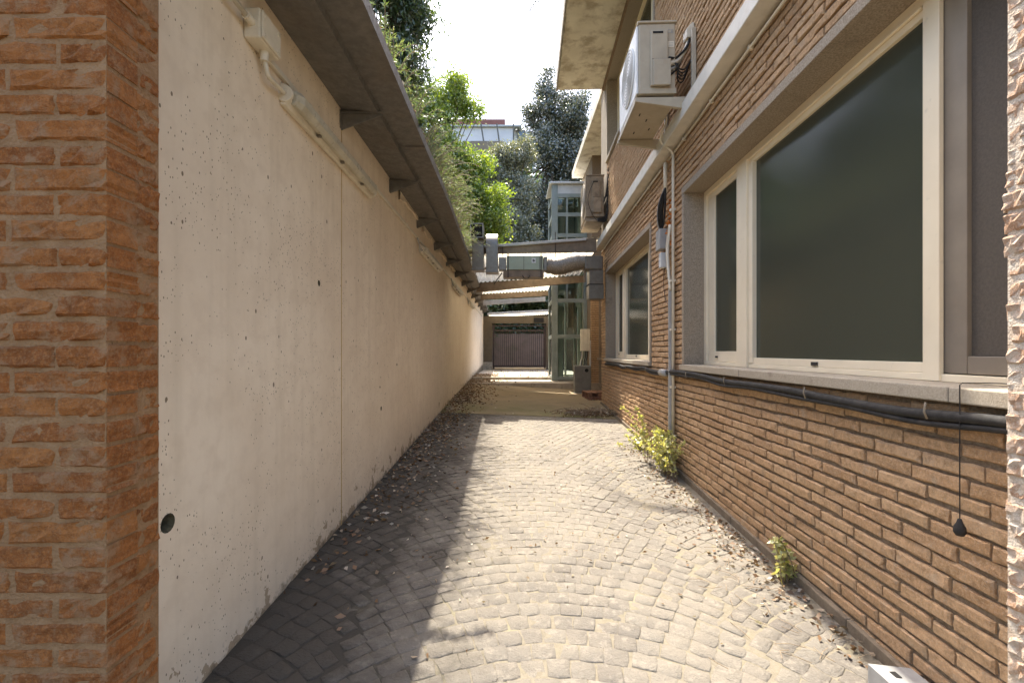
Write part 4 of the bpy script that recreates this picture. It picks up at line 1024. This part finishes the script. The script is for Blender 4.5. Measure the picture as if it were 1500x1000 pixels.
def clump(blobs, k=9, f=.42):
    out = []
    for b in blobs:
        out.append((*b[:3], b[3] * .62, b[4] * .62, b[5] * .62))
        for i in range(k):
            v = rng.normal(size=3); v /= np.linalg.norm(v); q = f * rng.uniform(.6, 1.15)
            out.append((b[0] + v[0] * b[3] * .78, b[1] + v[1] * b[4] * .78, b[2] + v[2] * b[5] * .78, b[3] * q, b[4] * q, b[5] * q * .8))
    return out
def tips_in(blobs, n):
    w = np.array([b[3] * b[4] * b[5] for b in blobs]) ** .75; w /= w.sum(); k = rng.choice(len(blobs), n, p=w)
    bl_ = np.array(blobs)[k]; v = rng.normal(size=(n, 3)); v /= np.linalg.norm(v, axis=1, keepdims=True)
    rad = rng.random(n) ** .42
    return bl_[:, :3] + v * rad[:, None] * bl_[:, 3:6], v
def tree(name, label, base, blobs, ntip, per, mat, size, aspect, spread, droop=0., trunk_r=.2, group=None):
    root = empty(name, base); tag(root, label, 'tree', group); b = Vector(base)
    t, out = tips_in(clump(blobs), ntip)
    c = np.repeat(t, per, 0) + rng.normal(size=(ntip * per, 3)) * spread * np.array([1, 1, .75])
    d = np.repeat(out, per, 0) * .6 + rng.normal(size=(ntip * per, 3)) * .8; d[:, 2] -= droop
    leaf_cloud('crown', mat, root, c, d, size, aspect, origin=base)
    m = MB(); top = np.mean([bb[:3] for bb in blobs], 0); top = Vector(top) - b
    tp = smoothpath([(0, 0, -.3), (top.x * .1 + .08, top.y * .1, top.z * .35), (top.x * .6, top.y * .6, top.z * .75), (top.x, top.y, top.z * 1.12)], 6)
    m.tube(tp, trunk_r, 9, ring_r=lambda t_, i: trunk_r * (1.15 - .95 * t_)); m.build('trunk', 'bark', root, smooth=True)
    m = MB()
    for i in rng.choice(ntip, min(70, ntip), replace=False):
        e = Vector(t[i]) - b; s0 = tp[min(len(tp) - 2, 5 + int(rng.random() * (len(tp) - 6)))]
        mid = s0.lerp(e, .5) + Vector((0, 0, .12 * (e - s0).length))
        m.tube([s0, mid, e], .03, 5, ring_r=lambda t_, i: trunk_r * (.22 - .17 * t_))
    m.build('limb', 'bark', root, smooth=True)
    return root
def P3(x, y, Y): return ((x - 750) / 667 * Y, Y, 1.5 + (515 - y) / 667 * Y)
def blob(x, y, Y, rx, rz, ry=None): p = P3(x, y, Y); s_ = Y / 667; return (*p, rx * s_, (ry or rx) * s_, rz * s_)
# bright green tree over the canopy
tree('green_tree', 'bright green leafy tree rising above the square duct outlet', (-2.6, 14.5, 3.6),
     [blob(672, 130, 14.5, 24, 34), blob(640, 165, 14.2, 34, 38), blob(690, 160, 14.6, 16, 22), blob(640, 230, 14.6, 44, 45), blob(684, 245, 15, 36, 45), blob(718, 300, 15.2, 30, 42), blob(670, 310, 15, 45, 45), blob(712, 345, 15.4, 32, 25), blob(600, 140, 14.4, 30, 40)],
     2100, 26, 'leaf_bright', .10, .5, .15, .1, .13)
# tall dark evergreen beyond the lift
tree('evergreen_oak', 'tall dark evergreen oak rising behind the glass lift shaft', (3.2, 34, 5.5),
     [blob(797, 125, 34, 15, 28), blob(805, 170, 34, 34, 35), blob(838, 165, 34.5, 28, 38), blob(850, 215, 34.5, 26, 50), blob(800, 230, 34, 38, 45), blob(790, 300, 33.5, 44, 55), blob(845, 290, 34, 40, 60), blob(770, 330, 33, 40, 40), blob(815, 385, 33, 60, 45), blob(780, 175, 34, 14, 18)],
     4200, 30, 'leaf_dark', .17, .5, .30, .15, .38)
tree('olive_tree', 'grey green olive tree below the white house', (-.3, 30, 5.0),
     [blob(745, 245, 30, 28, 30), blob(765, 225, 30, 24, 20), blob(735, 290, 30, 30, 40), blob(768, 280, 29.5, 26, 40), blob(745, 350, 29, 40, 40), blob(722, 250, 30, 18, 22)],
     2200, 28, 'leaf_olive', .15, .42, .24, .1, .22)
tree('broadleaf_tree', 'green broadleaf tree low behind the canopy and gate', (-2.5, 27, 2.0),
     [blob(700, 380, 27, 60, 40), blob(760, 420, 26.5, 50, 40), blob(660, 330, 27, 60, 50), blob(810, 430, 26, 50, 35), blob(720, 440, 25.5, 55, 25)],
     1500, 22, 'leaf_hedge', .22, .5, .32, .1, .2)
for k, (x, y, h) in enumerate(((-6.0, 5.5, 5.0), (-7.5, 10.0, 6.5), (-6.2, 14.5, 6.0), (-11., 7.5, 8.0))):
    z = 3.4 + .22 * (-x - 2.2)
    tree('garden_tree', ('round green garden tree behind the cream wall opposite the wide window', 'tall garden tree behind the cream wall opposite the second window', 'garden tree on the raised soil near the bright green tree', 'large garden tree at the back of the raised garden')[k], (x, y, z),
         [(x, y, z + h * .55, 1.6, 1.7, h * .42), (x + .6, y + 1.2, z + h * .45, 1.3, 1.3, h * .34), (x - .5, y - 1.2, z + h * .4, 1.4, 1.4, h * .32)], 420, 22, 'leaf_hedge', .24, .5, .30, .1, .14, 'trees in the raised garden')
# drooping leafy tree over the near part of the canopy
tree('peach_tree', 'drooping dark leafed tree overhanging the near planter', (-2.3, 6.4, 3.5),
     [blob(600, 10, 6.4, 30, 30), blob(615, 35, 6.4, 22, 22), blob(575, -20, 6.3, 50, 45), blob(590, 70, 6.5, 34, 40), blob(545, -60, 6.3, 60, 60), blob(600, 115, 6.8, 30, 25)],
     620, 30, 'leaf_peach', .085, .26, .12, .9, .06)
# trailing rosemary along the gutter
def rosemary(y0, y1, n, label, hgt, lean):
    root = empty('rosemary_bush', (-1.45, (y0 + y1) / 2, 3.45)); tag(root, label, 'shrub', 'trailing bushes above the gutter')
    C = []; D = []; m = MB(); o = root.location
    for k in range(n):
        y = random.uniform(y0, y1); x = random.uniform(-1.75, -.98)
        h = hgt * random.uniform(.5, 1.1); a = random.gauss(lean, .25); b = random.gauss(0, .35)
        p0 = Vector((x, y, 3.42)); p3 = p0 + Vector((h * math.sin(a) * .75, b * h * .7, h * math.cos(a)))
        p2 = p0.lerp(p3, .7) + Vector((0, 0, .25 * h))
        pts = bez(p0, p0 + Vector((0, 0, h * .45)), p2, p3 - Vector((0, 0, .05)), 9)
        m.tube([q - o for q in pts], .004, 3, cap=False)
        pts = np.array(pts); nn = 46
        tt = rng.random(nn) ** .7 * (len(pts) - 1.001); i = tt.astype(int); f = (tt - i)[:, None]
        c = pts[i] * (1 - f) + pts[i + 1] * f; ax = pts[i + 1] - pts[i]
        d = ax / (np.linalg.norm(ax, axis=1, keepdims=True)) * .8 + rng.normal(size=(nn, 3)) * .75
        C.append(c + d * .012); D.append(d)
    m.build('stem', 'twig', root)
    leaf_cloud('foliage', 'leaf_rose', root, np.concatenate(C), np.concatenate(D), .045, .13, .02, origin=tuple(o))
rosemary(3.4, 5.6, 420, 'grey green trailing rosemary in the planter beneath the drooping tree', .85, .25)
rosemary(5.4, 8.2, 560, 'feathery pale rosemary bush leaning over the middle of the gutter', .95, .62)
rosemary(8.0, 11.5, 420, 'thin rosemary strip beside the square duct outlet', .85, .80)
sp = empty('gutter_sprig', (-.85, 4.0, 3.45)); tag(sp, 'small leafy sprig sticking out over the gutter lip', 'plant')
pts = smoothpath([(0, 0, 0), (.06, 0, .08), (.18, .01, .11), (.34, .03, .10)], 6); MB().tube(pts, .003, 5).build('stem', 'twig', sp)
pp = np.array([tuple(p) for p in pts]); k_ = rng.integers(4, len(pp), 110)
leaf_cloud('foliage', 'leaf_peach', sp, pp[k_] + rng.normal(size=(110, 3)) * np.array([.02, .022, .012]), rng.normal(size=(110, 3)) + np.array([1., 0, 0]), .05, .4)
# brown debris caught on the gutter edge
C = []; D = []
for k in range(5200):
    y = random.uniform(2.2, 13); C.append((gx(y) - .02 - abs(random.gauss(0, .055)), y, 3.45 + abs(random.gauss(0, .05)))); D.append((random.gauss(.3, .6), random.gauss(0, .8), random.gauss(-.2, .6)))
tag(leaf_cloud('gutter_litter', 'leaf_dry', None, np.array(C), np.array(D), .05, .35), 'brown dead leaves matted along the gutter lip', 'leaves', kind='stuff')
# bushes over the garden soil further back
C = []; D = []
for k in range(15000):
    y = random.uniform(8, 24); x = -1.5 - abs(random.gauss(0, .9)); C.append((x, y, 3.4 + abs(random.gauss(0, .45)))); D.append(tuple(rng.normal(size=3)))
tag(leaf_cloud('undergrowth', 'leaf_hedge', None, np.array(C), np.array(D), .12, .5), 'low green undergrowth on the raised garden', 'undergrowth', kind='stuff')
t_, _ = tips_in([(x, 25.3 + .5 * math.sin(x), 2.6, 1.0, .6, .8) for x in np.linspace(-4, 5, 10)], 700)
c = np.repeat(t_, 16, 0) + rng.normal(size=(700 * 16, 3)) * .18
tag(leaf_cloud('ivy_hedge', 'leaf_hedge', None, c, rng.normal(size=c.shape), .13, .6), 'dark ivy hanging over the pink garden wall', 'ivy', kind='stuff')
C = []; D = []
for k in range(26000):
    y = random.uniform(26, 64); x = random.uniform(-26, 26); z = 1.0 + (y - 24) * .60 + random.random() ** 2 * 3.2
    C.append((x, y, z)); D.append(tuple(rng.normal(size=3)))
tag(leaf_cloud('hillside_scrub', 'leaf_hedge', None, np.array(C), np.array(D), .75, .6), 'dense scrub covering the wooded hill', 'scrub', kind='stuff')
# tuft of dry twigs hanging off the roof slab
rt = empty('roof_twig', tuple(bl(-1.1, 7.6, 7.52))); tag(rt, 'tuft of thin dry twigs hanging over the roof slab edge', 'plant')
m = MB()
for k in range(32):
    a = random.uniform(2.6, 3.7); L = random.uniform(.35, 1.05)
    m.tube(bez((0, random.gauss(0, .1), .02), (math.cos(a) * L * .4, random.gauss(0, .1), .1), (math.cos(a) * L * .8, random.gauss(0, .15), -.1), (math.cos(a) * L * .75 + random.gauss(0, .05), random.gauss(0, .2), -L * 1.1), 6), .003, 4)
m.build('twig', 'leaf_peach', rt)
# weeds at the foot of the brick wall
def weed(name, label, x, y, n, h, spread, fl, lean):
    root = empty(name, (x, y, zg(x, y))); tag(root, label, 'weed', 'weeds along the brick wall'); C = []; D = []; m = MB(); S = []
    for k in range(n):
        L = h * random.uniform(.35, 1.0); a = random.uniform(0, 6.28); b = random.gauss(0, spread)
        e = Vector((lean[0] * L + math.cos(a) * abs(b) * .8 - .02, lean[1] * L + math.sin(a) * abs(b), L)); s0 = Vector((random.gauss(-.03, .03), random.gauss(0, spread * .5), -.01))
        e.x = min(e.x, .02)
        pts = bez(s0, s0 + Vector((0, 0, L * .5)), e.lerp(s0, .2) + Vector((0, 0, L * .2)), e, 8); m.tube(pts, .0028, 4)
        pts = np.array(pts); nn = fl; tt = (.15 + .85 * rng.random(nn)) * (len(pts) - 1.001); i = tt.astype(int); f = (tt - i)[:, None]
        c = pts[i] * (1 - f) + pts[i + 1] * f; d = rng.normal(size=(nn, 3)); d[:, 2] += .3
        d /= np.linalg.norm(d, axis=1, keepdims=True); C.append(c + d * .018); D.append(d)
    m.build('stem', 'twig', root); leaf_cloud('foliage', 'leaf_weed', root, np.concatenate(C), np.concatenate(D), .042, .5, .1)
weed('wall_weed', 'tall pale leafed weed growing at the foot of the conduits', rwx(5.15) - .10, 5.0, 70, .48, .24, 34, (-.2, .1))
weed('wall_weed', 'long leaning weed stem reaching up past the tall weed', rwx(5.6) - .16, 5.45, 7, .72, .10, 46, (-.28, .15))
weed('wall_weed', 'small green weed at the brick wall below the wide window', rwx(2.8) - .06, 2.80, 16, .27, .06, 26, (-.1, .05))
weed('wall_weed', 'low green grassy weed along the wall beyond the tall weed', rwx(6.4) - .12, 6.2, 26, .16, .25, 20, (-.1, .0))
# pile of dead branches
bp = empty('branch_pile', (1.55, 8.75, zg(1.55, 8.75))); tag(bp, 'heap of dry cut branches on the concrete at the brick wall', 'branches')
for k in range(46):
    a = random.uniform(0, 6.28); L = random.uniform(.25, .7); c0 = Vector((random.gauss(-.05, .28), random.gauss(0, .12), .015 + abs(random.gauss(0, .05)))); d0 = Vector((math.cos(a), math.sin(a) * .6, random.gauss(.05, .15)))
    pts = [c0 - d0 * L * .5, c0 + Vector((random.gauss(0, .03), random.gauss(0, .03), .03)), c0 + d0 * L * .5]
    for p in pts: p.z = max(p.z, .012); p.x = min(p.x, .40)
    MB().tube(smoothpath(pts, 3), .006, 5, ring_r=lambda t_, i: .008 * (1.2 - .8 * t_)).build('branch', 'twig', bp)
C = np.column_stack([np.clip(rng.normal(-.05, .3, 700), -.9, .42), rng.normal(0, .16, 700), np.abs(rng.normal(0, .05, 700)) + .01])
leaf_cloud('dead_leaves', 'leaf_dry', bp, C, rng.normal(size=C.shape), .05, .5)
# fallen leaves
def litter(name, label, n, fx, fy, size, mat='leaf_dry', flat=.25):
    C = []; D = []
    while len(C) < n:
        x, y = fx(), fy()
        if not (LWX + .02 < x < rwx(y) - .03): continue
        C.append((x, y, (zg(x, y) if y < 13.3 else (.585 if y < 15 else .665)) + .012)); a = random.uniform(0, 6.28); D.append((math.cos(a), math.sin(a), random.gauss(0, flat)))
    C = np.array(C); D = np.array(D)
    o = leaf_cloud(name, mat, None, C, D, size, .55, .12); return tag(o, label, 'leaves', kind='stuff')
litter('wall_litter', 'dry brown leaves gathered along the foot of the cream wall', 1500, lambda: LWX + abs(random.gauss(0, .28)), lambda: random.triangular(2.2, 12.5, 8.0), .045)
litter('step_litter', 'thick leaf litter by the steps and the cream wall', 2600, lambda: LWX + abs(random.gauss(.1, .38)), lambda: random.uniform(9.5, 17), .055)
litter('gate_litter', 'leaves sprinkled over the sunlit floor before the gate', 420, lambda: random.uniform(-1, 2.0), lambda: random.uniform(15.0, 21), .05)
litter('paving_litter', 'sparse straw coloured leaves scattered on the setts', 260, lambda: random.uniform(-1.3, 1.75), lambda: random.triangular(1.9, 9, 3), .030)
litter('brick_foot_litter', 'dry leaves lying in the corner at the brick wall', 620, lambda: 1.72 - abs(random.gauss(0, .16)), lambda: random.triangular(1.7, 6.5, 3.2), .034)
m = MB()
for k in range(150):
    y = random.triangular(1.9, 7.5, 2.6); x = rwx(y) - .05 - abs(random.gauss(0, .30)); z = zg(x, y) + .010; a = random.uniform(0, 6.28); L = random.uniform(.04, .16); b = a + random.gauss(0, .5)
    m.tube([(x, y, z), (x + math.cos(a) * L * .5, y + math.sin(a) * L * .5, z + .006), (x + math.cos(a) * L * .5 + math.cos(b) * L * .5, y + math.sin(a) * L * .5 + math.sin(b) * L * .5, z + .002)], .0016, 4)
tag(m.build('twig_litter', 'twig'), 'fine dry twigs strewn beside the brick wall', 'twigs', kind='stuff')
